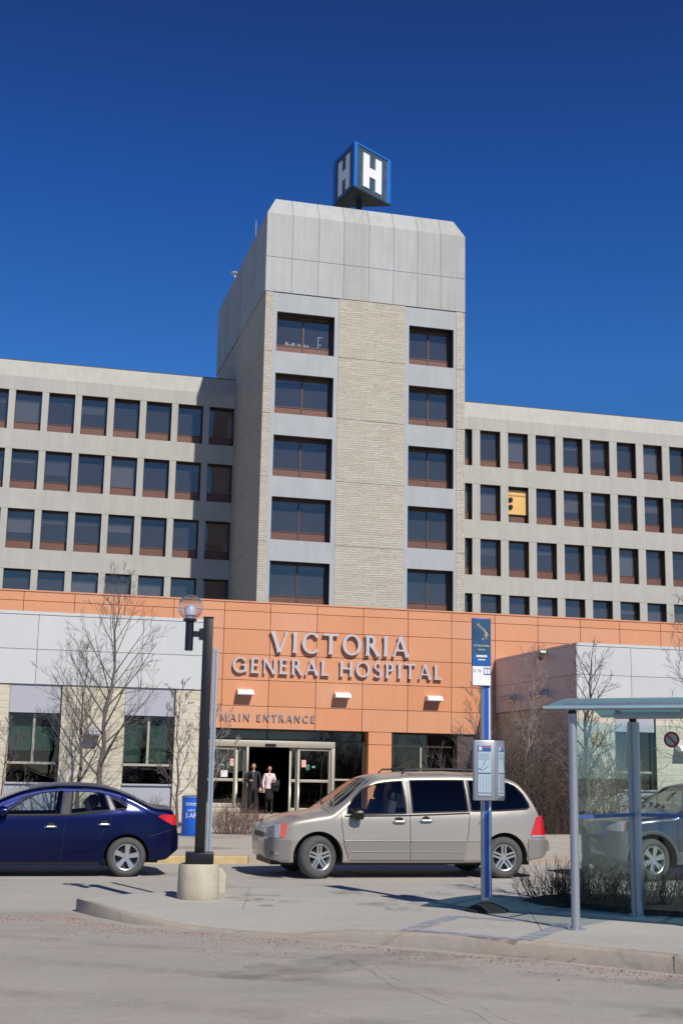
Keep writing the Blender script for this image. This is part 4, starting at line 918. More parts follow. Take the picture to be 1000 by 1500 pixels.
# ---- van
def shift_nose(sp, d, upto):
    """move the centreline of the nose and screen back by d, fading out at upto"""
    f = lambda x: x + d * min(1, max(0, (upto - x) / .5))
    sp['top'] = [(f(x), z) for x, z in sp['top']]; g_ = lambda x: x + d * max(0, 1 - x / .9)
    sp['plan'] = [(g_(x), z) for x, z in sp['plan']]; sp['bot'] = [(g_(x), z) for x, z in sp['bot']]; sp['X0'] = d
    (a, b_, c_, d_), q = sp['screens']; sp['screens'] = [(f(a), f(b_), c_, d_), q]; sp['cab'] = (sp['cab'][0] + d, sp['cab'][1])
vb = lambda x: .955 + .045 * min(1, max(0, (x - 1.4) / 2.2)) + (.05 * max(0, (x - 3.9) / .8) if x > 3.9 else 0)
vansp = dict(cat='car', floor=.77, L=5.04, W=1.94, zm=.62, tuck=.06, tumble=.30, crease=.60, rr=.10, crown=.055, belt=vb,
    plan=[(0, .36), (.03, .56), (.08, .70), (.18, .84), (.45, .95), (.9, .99), (1.4, 1), (4.2, 1), (4.6, .98), (4.85, .93), (4.96, .86), (5.0, .80)],
    top=[(0, .60), (.03, .66), (.09, .72), (.14, .84), (.24, .91), (.45, .985), (.8, 1.045), (1.0, 1.075), (1.06, 1.10), (1.35, 1.32), (1.65, 1.53), (1.85, 1.615), (2.1, 1.655), (2.6, 1.70), (3.4, 1.72), (4.1, 1.70), (4.38, 1.655), (4.5, 1.60), (4.62, 1.46), (4.75, 1.25), (4.84, 1.06), (4.9, .86), (4.94, .74), (5.04, .66)],
    bot=[(0, .40), (.05, .30), (.3, .25), (1.5, .25), (3.4, .25), (4.5, .27), (4.9, .34), (5.0, .44)],
    cab=(1.25, 4.70), screens=[(1.13, 1.78, .74, .62), (4.52, 4.82, .62, .70)], screenz=1.0, screenglass=[glass('windscreen_glass', (.30, .30, .28), .12), G_priv],
    wins=[[(1.47, 1.015), (1.50, 1.14), (1.60, 1.27), (1.74, 1.40), (1.98, 1.50), (2.25, 1.54), (2.44, 1.55), (2.47, 1.03), (1.8, 1.01)],
          [(2.58, 1.04), (2.58, 1.56), (3.0, 1.575), (3.52, 1.575), (3.54, 1.075), (3.0, 1.055)],
          [(3.60, 1.08), (3.58, 1.575), (4.0, 1.57), (4.30, 1.55), (4.42, 1.50), (4.55, 1.36), (4.63, 1.21), (4.64, 1.15), (4.58, 1.12), (4.1, 1.09)]],
    winglass=[G_car, G_priv, G_priv], wheels=(1.0, 4.17), wr=.335, rim=.215, arch=.405, style='double', steer=R(20))
shift_nose(vansp, .19, 2.1)
root, v = build_car('minivan', 'champagne minivan parked in front of the entrance, rear windows black', vansp, (4.08, 21.72, 0), M_van)
seams = [[(1.37, 1.03), (1.385, .80), (1.42, .52), (1.50, .30)], [(2.53, 1.60), (2.53, .29)], [(3.57, 1.08), (3.53, .72), (3.46, .30)]]
for sd in (-1, 1):
    for q in seams: v.line(root, 'door_seam', q, M_dark, .012, -.002, sd)
    v.line(root, 'sill_seam', [(1.52, .29), (3.45, .29)], M_dark, .01, -.002, sd)
    v.patch(root, 'lower_cladding', [(1.43, .53), (1.43, .59), (2.515, .59), (2.515, .30), (1.50, .30)], M_vanlow, .004, sd)
    v.patch(root, 'lower_cladding', [(2.545, .30), (2.545, .59), (3.51, .59), (3.47, .30)], M_vanlow, .004, sd)
    v.line(root, 'moulding', [(1.43, .592), (3.75, .60)], M_chrome, .012, .006, sd); v.line(root, 'moulding', [(1.52, .42), (2.51, .42)], M_chrome, .014, .006, sd); v.line(root, 'moulding', [(2.55, .42), (3.42, .42)], M_chrome, .014, .006, sd)
    v.line(root, 'window_trim', [(1.43, .98), (1.8, .985), (2.5, 1.0), (3.0, 1.02), (3.56, 1.045)], M_rubber, .03, -.004, sd)
    v.patch(root, 'pillar_trim', [(2.475, 1.03), (2.45, 1.56), (2.575, 1.57), (2.575, 1.03)], M_black, .003, sd); v.patch(root, 'pillar_trim', [(3.53, 1.07), (3.52, 1.58), (3.60, 1.58), (3.60, 1.075)], M_black, .003, sd)
    v.patch(root, 'tail_light', [(4.64, .70), (4.76, 1.0), (4.87, 1.02), (4.93, .76), (4.93, .70)], M_red, .012, sd)
    v.patch(root, 'reverse_light', [(4.645, .665), (4.655, .70), (4.93, .70), (4.93, .665)], M_lamp, .014, sd)
    v.patch(root, 'headlight', [(.22, .63), (.225, .78), (.30, .83), (.41, .85), (.385, .63)], M_lamp, .012, sd); v.patch(root, 'turn_signal', [(.38, .63), (.40, .86), (.50, .85), (.455, .64)], M_amber, .013, sd)
    v.patch(root, 'front_bumper', [(.20, .42), (.205, .60), (.55, .60), (.56, .30), (.5, .285), (.24, .30)], M_vanlow, .010, sd)
    v.patch(root, 'rear_bumper', [(4.58, .40), (4.60, .635), (4.995, .62), (4.995, .46), (4.9, .36), (4.61, .31)], M_vanlow, .018, sd)
    v.patch(root, 'fog_light', [(.25, .36), (.26, .42), (.40, .41), (.40, .365)], M_chrome, .018, sd)
handle(v, 2.34, .90); handle(v, 2.80, .92)
v.line(root, 'door_lock_trim', [(2.27, .955), (2.40, .957)], M_dark, .022, .004)
mb = MB(); mb.lathe([(.074, 0), (.08, .003), (.083, 0)], (3.80, -v.ys(3.8, .86) - .001, .86), 'y', 28).build('fuel_cap', M_dark, root)
# mirror
for sd in (-1, 1):
    y = sd * (v.ys(1.6, 1.02)); mb = MB().lathe([(0, -.09), (.07, -.085), (.10, 0), (.085, .08), (0, .09)], (1.62, y + sd * .13, 1.02), 'x', 18); mb.build('mirror', M_black, root, smooth=True)
    MB().tube([(1.60, y - sd * .01, .95), (1.62, y + sd * .10, .97)], .03, 8).build('mirror_arm', M_black, root)
# roof rails
for sd in (-1, 1):
    MB().tube([(2.45, sd * .70, 1.66), (2.52, sd * .70, 1.735), (3.3, sd * .70, 1.755), (4.0, sd * .70, 1.735), (4.10, sd * .70, 1.66)], .016, 8).build('roof_rail', M_dark, root, smooth=True)
for x in (2.7, 3.75): MB().tube([(x, -.70, 1.745), (x, .70, 1.745)], .016, 6).build('cross_bar', M_dark, root)
MB().tube([(1.28, -.62, 1.13), (1.38, -.15, 1.22)], .01, 5).tube([(1.28, .05, 1.14), (1.38, .55, 1.22)], .01, 5).build('wiper', M_dark, root)
for x, y in ((1.95, -.42), (1.95, .42)): seat(root, x, y, .5, .62, M_seatd)
for y in (-.42, .42): seat(root, 3.0, y, .5, .58, M_seatd)
steering(root, 1.68, -.42, .98)
MB().box(1.42, 1.62, -.72, .72, .7, .98).build('dashboard', M_dark, root, bevel=.04, smooth=True)
mb = MB().box(-.0, .012, -.16, .16, -.06, .06, None, (4.985, 0, .72)); mb.build('number_plate', M_paper, root)
mb = MB().box(.195, .235, -.30, .30, .62, .70); mb.build('grille', M_dark, root)
# ---- blue car
bb = lambda x: .90 + .07 * min(1, max(0, (x - 1.5) / 2.0)) + (.02 if x > 3.6 else 0)
bsp = dict(cat='car', floor=.70, L=4.5, W=1.77, zm=.60, tuck=.09, tumble=.42, crease=.0, rr=.11, crown=.05, belt=bb,
    plan=[(0, .62), (.08, .76), (.25, .88), (.6, .96), (1.2, 1), (3.6, 1), (4.1, .965), (4.35, .90), (4.46, .80), (4.5, .72)],
    top=[(0, .55), (.04, .64), (.15, .73), (.5, .86), (1.0, .96), (1.20, .99), (1.45, 1.10), (1.75, 1.24), (2.0, 1.34), (2.25, 1.40), (2.55, 1.435), (2.9, 1.44), (3.25, 1.42), (3.5, 1.365), (3.75, 1.27), (3.95, 1.165), (4.08, 1.11), (4.2, 1.09), (4.38, 1.085), (4.44, 1.06), (4.46, .90), (4.5, .62)],
    bot=[(0, .36), (.1, .24), (.5, .19), (1.5, .18), (3.2, .18), (4.0, .22), (4.3, .27), (4.5, .42)],
    cab=(1.35, 3.95), screens=[(1.30, 2.12, .70, .56), (3.40, 3.96, .49, .56)], screenz=.99, screenglass=[glass('clear_windscreen', (.8, .86, .85), .08), glass('rear_glass_tint', (.2, .22, .22), .12)],
    wins=[[(1.72, .93), (1.92, 1.07), (2.12, 1.20), (2.30, 1.275), (2.50, 1.305), (2.66, 1.31), (2.62, .945)],
          [(2.77, .955), (2.80, 1.31), (3.0, 1.31), (3.18, 1.295), (3.29, 1.27), (3.38, 1.02)],
          [(3.39, 1.22), (3.45, 1.19), (3.56, 1.13), (3.66, 1.06), (3.64, 1.045), (3.47, 1.03)]],
    winglass=[G_car, G_car, G_priv], wheels=(1.02, 3.67), wr=.305, rim=.205, arch=.355, style='five', steer=0)
root, b = build_car('sedan', 'dark blue sedan at the left edge with a passenger in the back seat', bsp, (-1.58, 22.08, 0), M_bluep)
for sd in (-1, 1):
    b.line(root, 'door_seam', [(1.32, .93), (1.34, .6), (1.45, .25)], M_dark, .01, -.002, sd); b.line(root, 'door_seam', [(2.70, .95), (2.68, .6), (2.66, .25)], M_dark, .01, -.002, sd)
    b.line(root, 'door_seam', [(3.43, 1.0), (3.40, .85), (3.30, .72), (3.20, .58)], M_dark, .01, -.002, sd)
    b.patch(root, 'rocker_trim', [(1.42, .19), (1.42, .225), (3.25, .225), (3.25, .19)], M_dark, .006, sd)
    b.patch(root, 'pillar_trim', [(2.635, .95), (2.675, 1.31), (2.795, 1.31), (2.765, .95)], mat('pillar_grey', srgb(34, 35, 38), .6, 0), .003, sd)
    b.patch(root, 'pillar_trim', [(3.385, 1.03), (3.31, 1.26), (3.36, 1.235), (3.455, 1.04)], M_black, .003, sd)
    b.line(root, 'window_trim', [(1.66, .915), (2.2, .925), (2.8, .94), (3.4, 1.0), (3.62, 1.03)], M_rubber, .022, -.002, sd)
    b.line(root, 'door_gutter', [(1.60, .93), (1.9, 1.10), (2.12, 1.235), (2.35, 1.315), (2.6, 1.34), (3.0, 1.34), (3.25, 1.32), (3.42, 1.25), (3.7, 1.07)], M_rubber, .022, .0, sd)
    b.patch(root, 'tail_light', [(4.14, .935), (4.24, .965), (4.44, .95), (4.46, .80), (4.40, .79), (4.26, .86)], M_red, .010, sd)
    b.patch(root, 'headlight', [(.12, .60), (.14, .69), (.50, .82), (.48, .66)], M_lamp, .010, sd)
    b.line(root, 'bumper_seam', [(4.46, .75), (4.20, .68), (4.02, .62)], M_dark, .006, -.001, sd)
    b.patch(root, 'mud_flap', [(3.30, .13), (3.28, .27), (3.335, .28), (3.35, .13)], M_dark, -.04, sd)
handle(b, 2.48, .76, M_chrome, .17); handle(b, 3.30, .80, M_chrome, .17)
for sd in (-1, 1):
    y = sd * b.ys(1.75, .97); MB().lathe([(0, -.09), (.06, -.08), (.085, 0), (.07, .07), (0, .08)], (1.74, y + sd * .12, .99), 'x', 16).build('mirror', M_bluep, root, smooth=True)
    MB().tube([(1.72, y - sd * .01, .94), (1.74, y + sd * .09, .96)], .025, 8).build('mirror_arm', M_black, root)
for x, y in ((2.3, -.38), (2.3, .38)): seat(root, x, y, .30, .56, M_seatd)
MB().box(3.22, 3.34, -.62, .62, .45, .98).box(2.85, 3.25, -.62, .62, .33, .46).build('rear_seat', M_seatd, root, bevel=.03, smooth=True)
steering(root, 1.86, -.38, .90); MB().box(1.45, 1.72, -.66, .66, .6, .90).build('dashboard', M_dark, root, bevel=.04, smooth=True)
MB().box(2.17, 2.3, -.1, .1, 1.25, 1.30).build('interior_mirror', M_dark, root)
MB().box(4.485, 4.50, -.26, .26, .62, .74).build('number_plate', M_paper, root)
# ---- SUV seen through the shelter glass
sb = lambda x: 1.02 + .03 * min(1, max(0, (x - 1) / 2))
ssp = dict(cat='car', floor=.79, L=4.6, W=1.85, zm=.68, tuck=.06, tumble=.30, crease=.0, rr=.10, crown=.05, belt=sb,
    plan=[(0, .30), (.03, .50), (.08, .66), (.2, .83), (.5, .95), (.9, 1), (3.8, 1), (4.3, .95), (4.6, .82)],
    top=[(0, .62), (.05, .74), (.12, .86), (.22, .97), (.45, 1.05), (.8, 1.09), (1.10, 1.11), (1.35, 1.26), (1.65, 1.46), (1.9, 1.58), (2.3, 1.64), (3.0, 1.66), (3.8, 1.64), (4.1, 1.58), (4.3, 1.35), (4.45, 1.05), (4.55, .85), (4.6, .7)],
    bot=[(0, .46), (.08, .38), (.3, .29), (1.5, .27), (3.4, .27), (4.3, .33), (4.6, .46)],
    cab=(1.25, 4.3), screens=[(1.20, 1.82, .72, .60), (4.12, 4.36, .6, .66)], screenz=1.08, screenglass=[glass('windscreen_glass', (.30, .30, .28), .12), G_priv],
    wins=[[(1.42, 1.07), (1.66, 1.30), (1.95, 1.47), (2.35, 1.53), (2.38, 1.08)], [(2.48, 1.08), (2.46, 1.53), (3.2, 1.53), (3.28, 1.09)], [(3.38, 1.09), (3.34, 1.53), (3.95, 1.50), (4.1, 1.12)]],
    winglass=[G_car, G_priv, G_priv], wheels=(.86, 3.5), wr=.345, rim=.23, arch=.42, style='six', steer=R(12))
shift_nose(ssp, .20, 2.0)
root, s3 = build_car('suv', 'blue grey suv partly behind the bus shelter glass at the right edge', ssp, (9.72, 20.95, 0), M_suvp)
for sd in (-1, 1):
    s3.patch(root, 'front_bumper', [(.21, .50), (.215, .70), (.26, .80), (.46, .80), (.44, .42), (.36, .32), (.24, .38)], M_suvl, .010, sd)
    s3.patch(root, 'headlight', [(.22, .80), (.25, .88), (.34, .95), (.42, .96), (.40, .80)], M_lamp, .012, sd); s3.patch(root, 'turn_signal', [(.34, .84), (.34, .91), (.42, .92), (.42, .84)], M_amber, .016, sd)
    s3.patch(root, 'lower_cladding', [(1.28, .28), (1.28, .48), (3.05, .48), (3.05, .28)], M_suvl, .010, sd)
    s3.line(root, 'door_seam', [(1.32, 1.05), (1.30, .7), (1.36, .30)], M_dark, .012, -.002, sd); s3.line(root, 'door_seam', [(2.43, 1.05), (2.43, .30)], M_dark, .012, -.002, sd)
    pts = [(.86 + .45 * cos(R(a)), .345 + .45 * sin(R(a))) for a in range(0, 181, 12)]
    s3.line(root, 'arch_cladding', [p for p in pts if p[1] > .3], M_suvl, .07, -.012, sd)
    y = sd * s3.ys(1.5, 1.1); MB().lathe([(0, -.09), (.08, -.08), (.11, 0), (.09, .08), (0, .09)], (1.55, y + sd * .13, 1.14), 'x', 16).build('mirror', M_suvp, root, smooth=True)
for y in (-.4, .4): seat(root, 2.0, y, .55, .6, M_seatd)
MB().box(.205, .24, -.28, .28, .60, .72).build('grille', M_dark, root)

# ================================================================== STREET FURNITURE
# lamp post on its concrete footing
lp = empty('street_lamp', 'black square lamp post with clear globe on round concrete footing', 'street lamp', (2.48, 16.23, .15))
M_foot = mat('worn_concrete', srgb(182, 172, 152), .9, var=.14, scale=5, streak=.10, bump=.6, bscale=30, fine=.08)
mb = MB().lathe([(0, 0), (.245, 0), (.255, .02), (.25, .2), (.245, .39), (.235, .41), (0, .415)], n=40); mb.build('footing', M_foot, lp, smooth=True, angle=50)
MB().box(-.17, .17, -.17, .17, .417, .545, Matrix.Rotation(R(-8), 3, 'Z')).build('base_box', M_black, lp, bevel=.008, smooth=True)
mb = MB().box(-.062, .062, -.062, .062, .545, 3.40, Matrix.Rotation(R(-8), 3, 'Z')); mb.build('pole', M_black, lp, bevel=.006, smooth=True)
MB().box(-.066, .066, -.066, .066, 3.40, 3.42, Matrix.Rotation(R(-8), 3, 'Z')).build('pole_cap', M_black, lp)
ar = MB().box(-.235, -.10, -.03, .03, 3.165, 3.235).box(-.11, -.045, -.05, .05, 3.13, 3.27); ar.build('arm', M_black, lp, smooth=True)
MB().tube([(-.235, 0, 2.99), (-.235, 0, 3.36)], .052, 20).lathe([(0, 3.36), (.085, 3.36), (.085, 3.385), (0, 3.39)], (-.235, 0, 0), n=20).build('lamp_holder', M_black, lp, smooth=True, angle=40)
r_ = .160; zc = 3.535; prof = [(r_ * cos(t), zc + r_ * sin(t)) for t in [R(-68 + i * 158 / 20) for i in range(21)]]
prof = [(max(a, .0005), h_) for a, h_ in prof]
gl = MB().lathe(prof, (-.235, 0, 0), n=36).build('globe', G_globe, lp, smooth=True, angle=60)
MB().lathe([(.0, 3.39), (.055, 3.39), (.055, 3.42), (.07, 3.43), (.075, 3.52), (.05, 3.56), (.0, 3.57)], (-.235, 0, 0), n=20).build('lamp_core', mat('frosted_core', srgb(188, 188, 200), .4, var=.05), gl, smooth=True)
# a dust cap on the upper globe
MB().lathe([(r_ * 1.004 * cos(R(a)) if a < 90 else .0005, zc + r_ * 1.004 * sin(R(a))) for a in range(24, 91, 6)], (-.235, 0, 0), n=36).build('globe_cap', glass('smoked_globe', (.8, .8, .84), .06), gl, smooth=True)
# perforated sign post behind it with a concrete block
sp_ = empty('sign_post', 'perforated galvanised sign post behind the lamp post in a small concrete block', 'post', (2.70, 16.95, .15))
mb = MB().box(-.03, .03, -.03, .03, .0, 3.1); mb.build('post', M_galv, sp_)
mb = MB()
for i in range(104): mb.box(-.008, .008, -.0325, -.0302, .35 + i * .0262, .35 + i * .0262 + .012)
mb.build('holes', M_dark, sp_)
MB().prism([(-.12, 0), (.10, 0), (.10, .24), (.05, .31), (-.12, .31)], -.12, .12).build('block', M_foot, sp_, bevel=.01, smooth=True).location = (.12, .0, 0)
# bus stop
bs = empty('bus_stop', 'bus stop pole with blue stripe, route sign and two timetable cases', 'bus stop', (5.545, 14.53, .15), R(-6))
mb = MB(); mb.lathe([(0, 0), (.26, 0), (.255, .025), (.12, .085), (.07, .10), (.0, .10)], n=8); mb.build('rubber_base', M_rubber, bs, smooth=True, angle=30)
mb = MB(); pr = [(-.058, -.03), (-.030, -.05), (.030, -.05), (.058, -.03), (.058, .03), (.030, .05), (-.030, .05), (-.058, .03)]
mb.prism(pr, .13, 3.32, 'z'); mb.build('pole', M_alum, bs, smooth=True, angle=20)
MB().box(-.029, .029, -.053, -.0495, .16, 2.56).build('blue_stripe', M_blue, bs)
MB().box(.024, .036, -.0535, -.0500, .16, 2.56).build('edge_strip', M_fix, bs)
M_signb = mat('sign_blue', srgb(30, 92, 160), .35, var=.05); M_poster = mat('poster_blue', srgb(38, 78, 112), .4, var=.45, scale=7)
pn = MB().box(-.185, .045, -.078, -.056, 2.56, 3.36).build('sign_panel', mat('sign_edge_blue', srgb(52, 68, 150), .4), bs, bevel=.004, smooth=True)
MB().box(-.180, .040, -.0835, -.0785, 2.80, 3.345).build('poster', M_poster, pn)
MB().box(-.180, .040, -.0835, -.0785, 2.79, 2.93).build('poster_foot', M_signb, pn); pn.children[-1].location.y = -.002
MB().box(-.180, .040, -.0835, -.0785, 2.565, 2.788).build('white_field', M_fix, pn)
MB().box(-.045, .038, -.0875, -.0840, 2.69, 2.772).build('badge', M_signb, pn)
text('route_number', '51 76', .052, mat('navy_ink', srgb(40, 56, 96), .6), pn, (-.170, -.0845, 2.715), depth=.001, sx=.8)
MB().box(-.038, -.006, -.0892, -.0878, 2.70, 2.76).build('badge_mark', M_fix, pn); MB().box(.002, .030, -.0892, -.0878, 2.70, 2.76).build('badge_mark', M_fix, pn)
text('title_text', 'VICTORIA GENERAL', .030, mat('cream_ink', srgb(220, 212, 186), .6), pn, (-.07, -.086, 3.02), depth=.001, align='CENTER', sx=.74)
text('sub_text', 'HOSPITAL', .026, MATS['cream_ink'], pn, (-.07, -.086, 2.975), depth=.001, align='CENTER', sx=.8)
MB().box(-.135, -.005, -.0880, -.0858, 2.895, 2.920).build('text_line', MATS['cream_ink'], pn)
MB().box(-.115, -.025, -.0880, -.0858, 2.858, 2.872).build('text_line', MATS['cream_ink'], pn)
g = random.Random(4); mb = MB()   # the abstract flame of small shapes in the poster
for i in range(26):
    t = i / 26; x = -.055 + .045 * sin(5 * t) + g.uniform(-.018, .018); z = 3.10 + .19 * t; rr_ = g.uniform(.006, .016)
    mb.lathe([(.0005, -.0862 - .0004 * (i % 5)), (rr_, -.0852)], (x, 0, z), 'y', 6)
mb.build('poster_motif', mat('motif_gold', srgb(150, 142, 100), .6, var=.5, scale=20), pn)
def timetable(x, y, rz, label, w_=.29, mapart=True):
    c_ = MB().box(-w_ / 2, w_ / 2, -.05, .05, 1.24, 1.93).build('timetable_case', M_alum, bs, bevel=.018, smooth=True); c_.location = (x, y, 0); c_.rotation_euler = (0, 0, rz); c_['label'] = label
    a = w_ / 2 - .05
    MB().box(-a, a, -.056, -.0508, 1.30, 1.87).build('timetable_sheet', mat('pale_blue_sheet', srgb(196, 212, 224), .5, var=.04), c_)
    MB().box(-a + .002, a - .002, -.0595, -.0565, 1.80, 1.865).build('sheet_header', M_signb, c_)
    MB().box(-a * .2, a * .9, -.0625, -.0600, 1.838, 1.858).build('header_stripe', mat('header_pink', srgb(190, 120, 140), .6), c_)
    MB().box(-a * .9, -a * .4, -.0625, -.0600, 1.81, 1.855).build('header_box', M_fix, c_)
    mb = MB(); mb.box(-a + .002, a - .002, -.0595, -.0565, 1.545, 1.558).box(-a + .002, a - .002, -.0595, -.0565, 1.325, 1.332)
    for i in range(4): xx = -a + .03 + i * (2 * a - .05) / 3.2; mb.box(xx, xx + .002, -.0592, -.0566, 1.345, 1.535)
    for i in range(5): mb.box(-a + .01, a - .02, -.0592, -.0566, 1.77 - i * .016, 1.771 - i * .016)
    mb.build('rules', mat('slate_ink', srgb(70, 84, 104), .6), c_)
    if mapart:
        MB().tube([(.012, -.058, 1.70), (-.030, -.058, 1.612), (-.065, -.058, 1.598), (-.025, -.058, 1.585), (.03, -.058, 1.62), (.045, -.058, 1.64)], .003, 5).tube([(-.075, -.058, 1.607), (-.04, -.058, 1.585)], .003, 4).build('route_map', MATS['navy_ink'], c_)
    MB().box(-a - .01, a + .01, -.068, -.066, 1.29, 1.88).build('cover_glass', glass('case_cover', (.95, .96, .97), .02, maxr=.12), c_); return c_
timetable(-.055, -.115, R(-6), 'wider timetable case facing the road', .25)
timetable(.125, -.03, R(50), 'narrower turned timetable case', .24, False)

# shelter
K = Vector((.7220, -.6919, 0)); N_ = Vector((.6919, .7220, 0))
ang = atan2(K.y, K.x)
sh = empty('bus_shelter', 'glass bus shelter with arched blue green roof and aluminium posts', 'bus shelter', (5.84, 12.76, .15), ang)
# local axes: x along kerb, y into the island
D = 1.64
for (x, y, r_, top) in ((0, 0, .045, 2.18), (2.6, 0, .045, 2.18), (.155, D, .055, 2.16), (2.755, D, .055, 2.16), (5.2, 0, .045, 2.18), (5.355, D, .055, 2.16)):
    if y == 0: p = MB().tube([(x, y, .0), (x, y, top)], r_, 24).build('post', M_alum, sh, smooth=True, angle=50)
    else: 
        pr = [(x - .06, y - .03), (x - .045, y - .05), (x - .012, y - .05), (x - .006, y - .035), (x + .006, y - .035), (x + .012, y - .05), (x + .045, y - .05), (x + .06, y - .03), (x + .06, y + .05), (x - .06, y + .05)]
        p = MB().prism(pr, .01, top, 'z').build('post', M_alum, sh, smooth=True, angle=20)
    MB().lathe([(0, 0), (.095, 0), (.095, .012), (0, .014)], (x, y, 0), n=20).build('base_plate', M_alum, p)
    mb = MB().box(x - .035, x + .035, y - .03, y + .03, top, top + .05); mb.build('bracket', M_dark, p)
    for q in (-.07, .07): MB().tube([(x + q, y - .04, .012), (x + q, y - .04, .04)], .01, 6).build('anchor_bolt', M_alum, p)
# beams
mb = MB().box(-.08, 5.5, -.05, .05, 2.22, 2.29).box(-.05, 5.5, D - .06, D + .06, 2.20, 2.27); mb.build('beam', M_alum, sh, bevel=.008, smooth=True)
for x in (.0, 1.3, 2.6, 3.9, 5.2):
    pts = [(x, -.12 + (D + .3) * i / 12, 2.235 + .125 * sin(pi * i / 12)) for i in range(13)]; MB().tube(pts, .022, 8).build('rib', M_alum, sh, smooth=True)
# curved roof sheet from -0.22 to D+0.25
mb = MB(); vs = []; fs = []; n = 20; x0, x1 = -.28, 5.8
for i in range(n + 1):
    t = i / n; y = -.10 + (D + .28) * t; z = 2.225 + .165 * sin(pi * (.03 + .94 * t)) - .012; vs += [(x0, y, z), (x1, y, z), (x0, y, z + .012), (x1, y, z + .012)]
for i in range(n):
    a = i * 4; fs += [(a, a + 1, a + 5, a + 4), (a + 2, a + 6, a + 7, a + 3), (a, a + 4, a + 6, a + 2), (a + 1, a + 3, a + 7, a + 5)]
mb.add(vs, fs).build('roof_glass', G_roof, sh, smooth=True, angle=30)
mb = MB().box(x0, x1, -.125, -.095, 2.232, 2.262); mb.build('roof_edge', mat('pale_edge', srgb(168, 196, 204), .35, .2), sh)
mb = MB().box(x0, x1, D + .175, D + .205, 2.225, 2.262); mb.build('gutter', M_alum, sh)
MB().box(1.0, 2.3, .5, .7, 2.17, 2.25).build('light_fitting', M_alum, sh, bevel=.02, smooth=True)
# glass panels
def panel(x0, x1, y0, y1, z0, z1, nm='glass_panel'):
    d = Vector((x1 - x0, y1 - y0)).normalized(); n2 = Vector((-d.y, d.x)) * .004
    mb = MB(); mb.prism([(x0 - n2.x, y0 - n2.y), (x1 - n2.x, y1 - n2.y), (x1 + n2.x, y1 + n2.y), (x0 + n2.x, y0 + n2.y)], z0, z1, 'z'); g_ = mb.build(nm, G_shel, sh)
    mb = MB(); n3 = n2 * 1.6; mb.prism([(x0 - n3.x, y0 - n3.y), (x1 - n3.x, y1 - n3.y), (x1 + n3.x, y1 + n3.y), (x0 + n3.x, y0 + n3.y)], 1.10, 1.14, 'z'); mb.build('blue_band', mat('faded_blue_band', srgb(62, 92, 150), .5), g_); return g_
panel(.008, .148, .08, D - .06, .09, 2.12)
back = panel(.225, 2.68, D, D, .09, 2.12); panel(2.83, 5.28, D, D, .09, 2.12)
# no smoking disc on the back panel
MB().lathe([(.0005, 0), (.072, 0)], (.60, D - .0068, 1.965), 'y', 28).build('sticker_face', mat('sticker_grey', srgb(150, 158, 158), .6), back)
mb = MB(); mb.lathe([(.066, 0), (.068, -.003), (.088, -.003), (.090, 0)], (.60, D - .0075, 1.965), 'y', 28); mb.build('sticker_ring', mat('sticker_red', srgb(150, 30, 45), .5), back)
rt = Matrix.Rotation(R(45), 3, 'Y'); mb = MB().box(-.070, .070, -.003, 0, -.008, .008, rt, (.60, D - .0085, 1.965)); mb.build('sticker_bar', MATS['sticker_red'], back)
# bench
bn = empty('shelter_bench', 'metal slat bench inside the bus shelter', 'bench', tuple(Vector((5.84, 12.76, .15)) + K * 3.2 + N_ * 1.25), ang)
for i in range(5): MB().box(-.75, .75, -.18 + i * .08, -.12 + i * .08, .43, .455).build('slat', M_alum, bn)
for x in (-.55, .55): MB().box(x - .03, x + .03, -.17, .2, .36, .428).box(x - .03, x + .03, -.02, .04, .0, .36).build('leg', M_alum, bn)

# blue bin by the wall
bn = empty('waste_bin', 'round blue bin with white lettering near the stone pier', 'bin', (4.62, 31.35, .13))
M_bin = mat('bright_blue_bin', srgb(22, 98, 205), .4, var=.04)
MB().lathe([(0, 0), (.27, 0), (.285, .02), (.29, .86), (.29, .88), (0, .88)], n=36).build('drum', M_bin, bn, smooth=True, angle=40)
MB().lathe([(.30, .88), (.30, .915), (.2, .94), (0, .945)], n=36).build('lid', mat('blue_grey_lid', srgb(110, 120, 150), .5), bn, smooth=True, angle=40)
def curved_text(body, size, z, rad, m, parent, start):
    x = start
    for ch in body:
        if ch != ' ': 
            a = x / rad; text('letter', ch, size, m, parent, (rad * sin(a), -rad * cos(a), z), (pi / 2, 0, a), .002)
        x += size * (.62 if ch not in 'I' else .32)
curved_text('SAFE', .16, .42, .2925, M_fix, bn, -.25); curved_text('SAFE', .075, .565, .2925, M_fix, bn, -.2)
for z in (.705, .745):   # two lines of small print, too small to read
    for a in range(-48, 20, 6): t_ = R(a); MB().box(-.011, .011, -.2935, -.2905, z, z + .018, Matrix.Rotation(t_, 3, 'Z')).build('small_print', M_fix, bn)

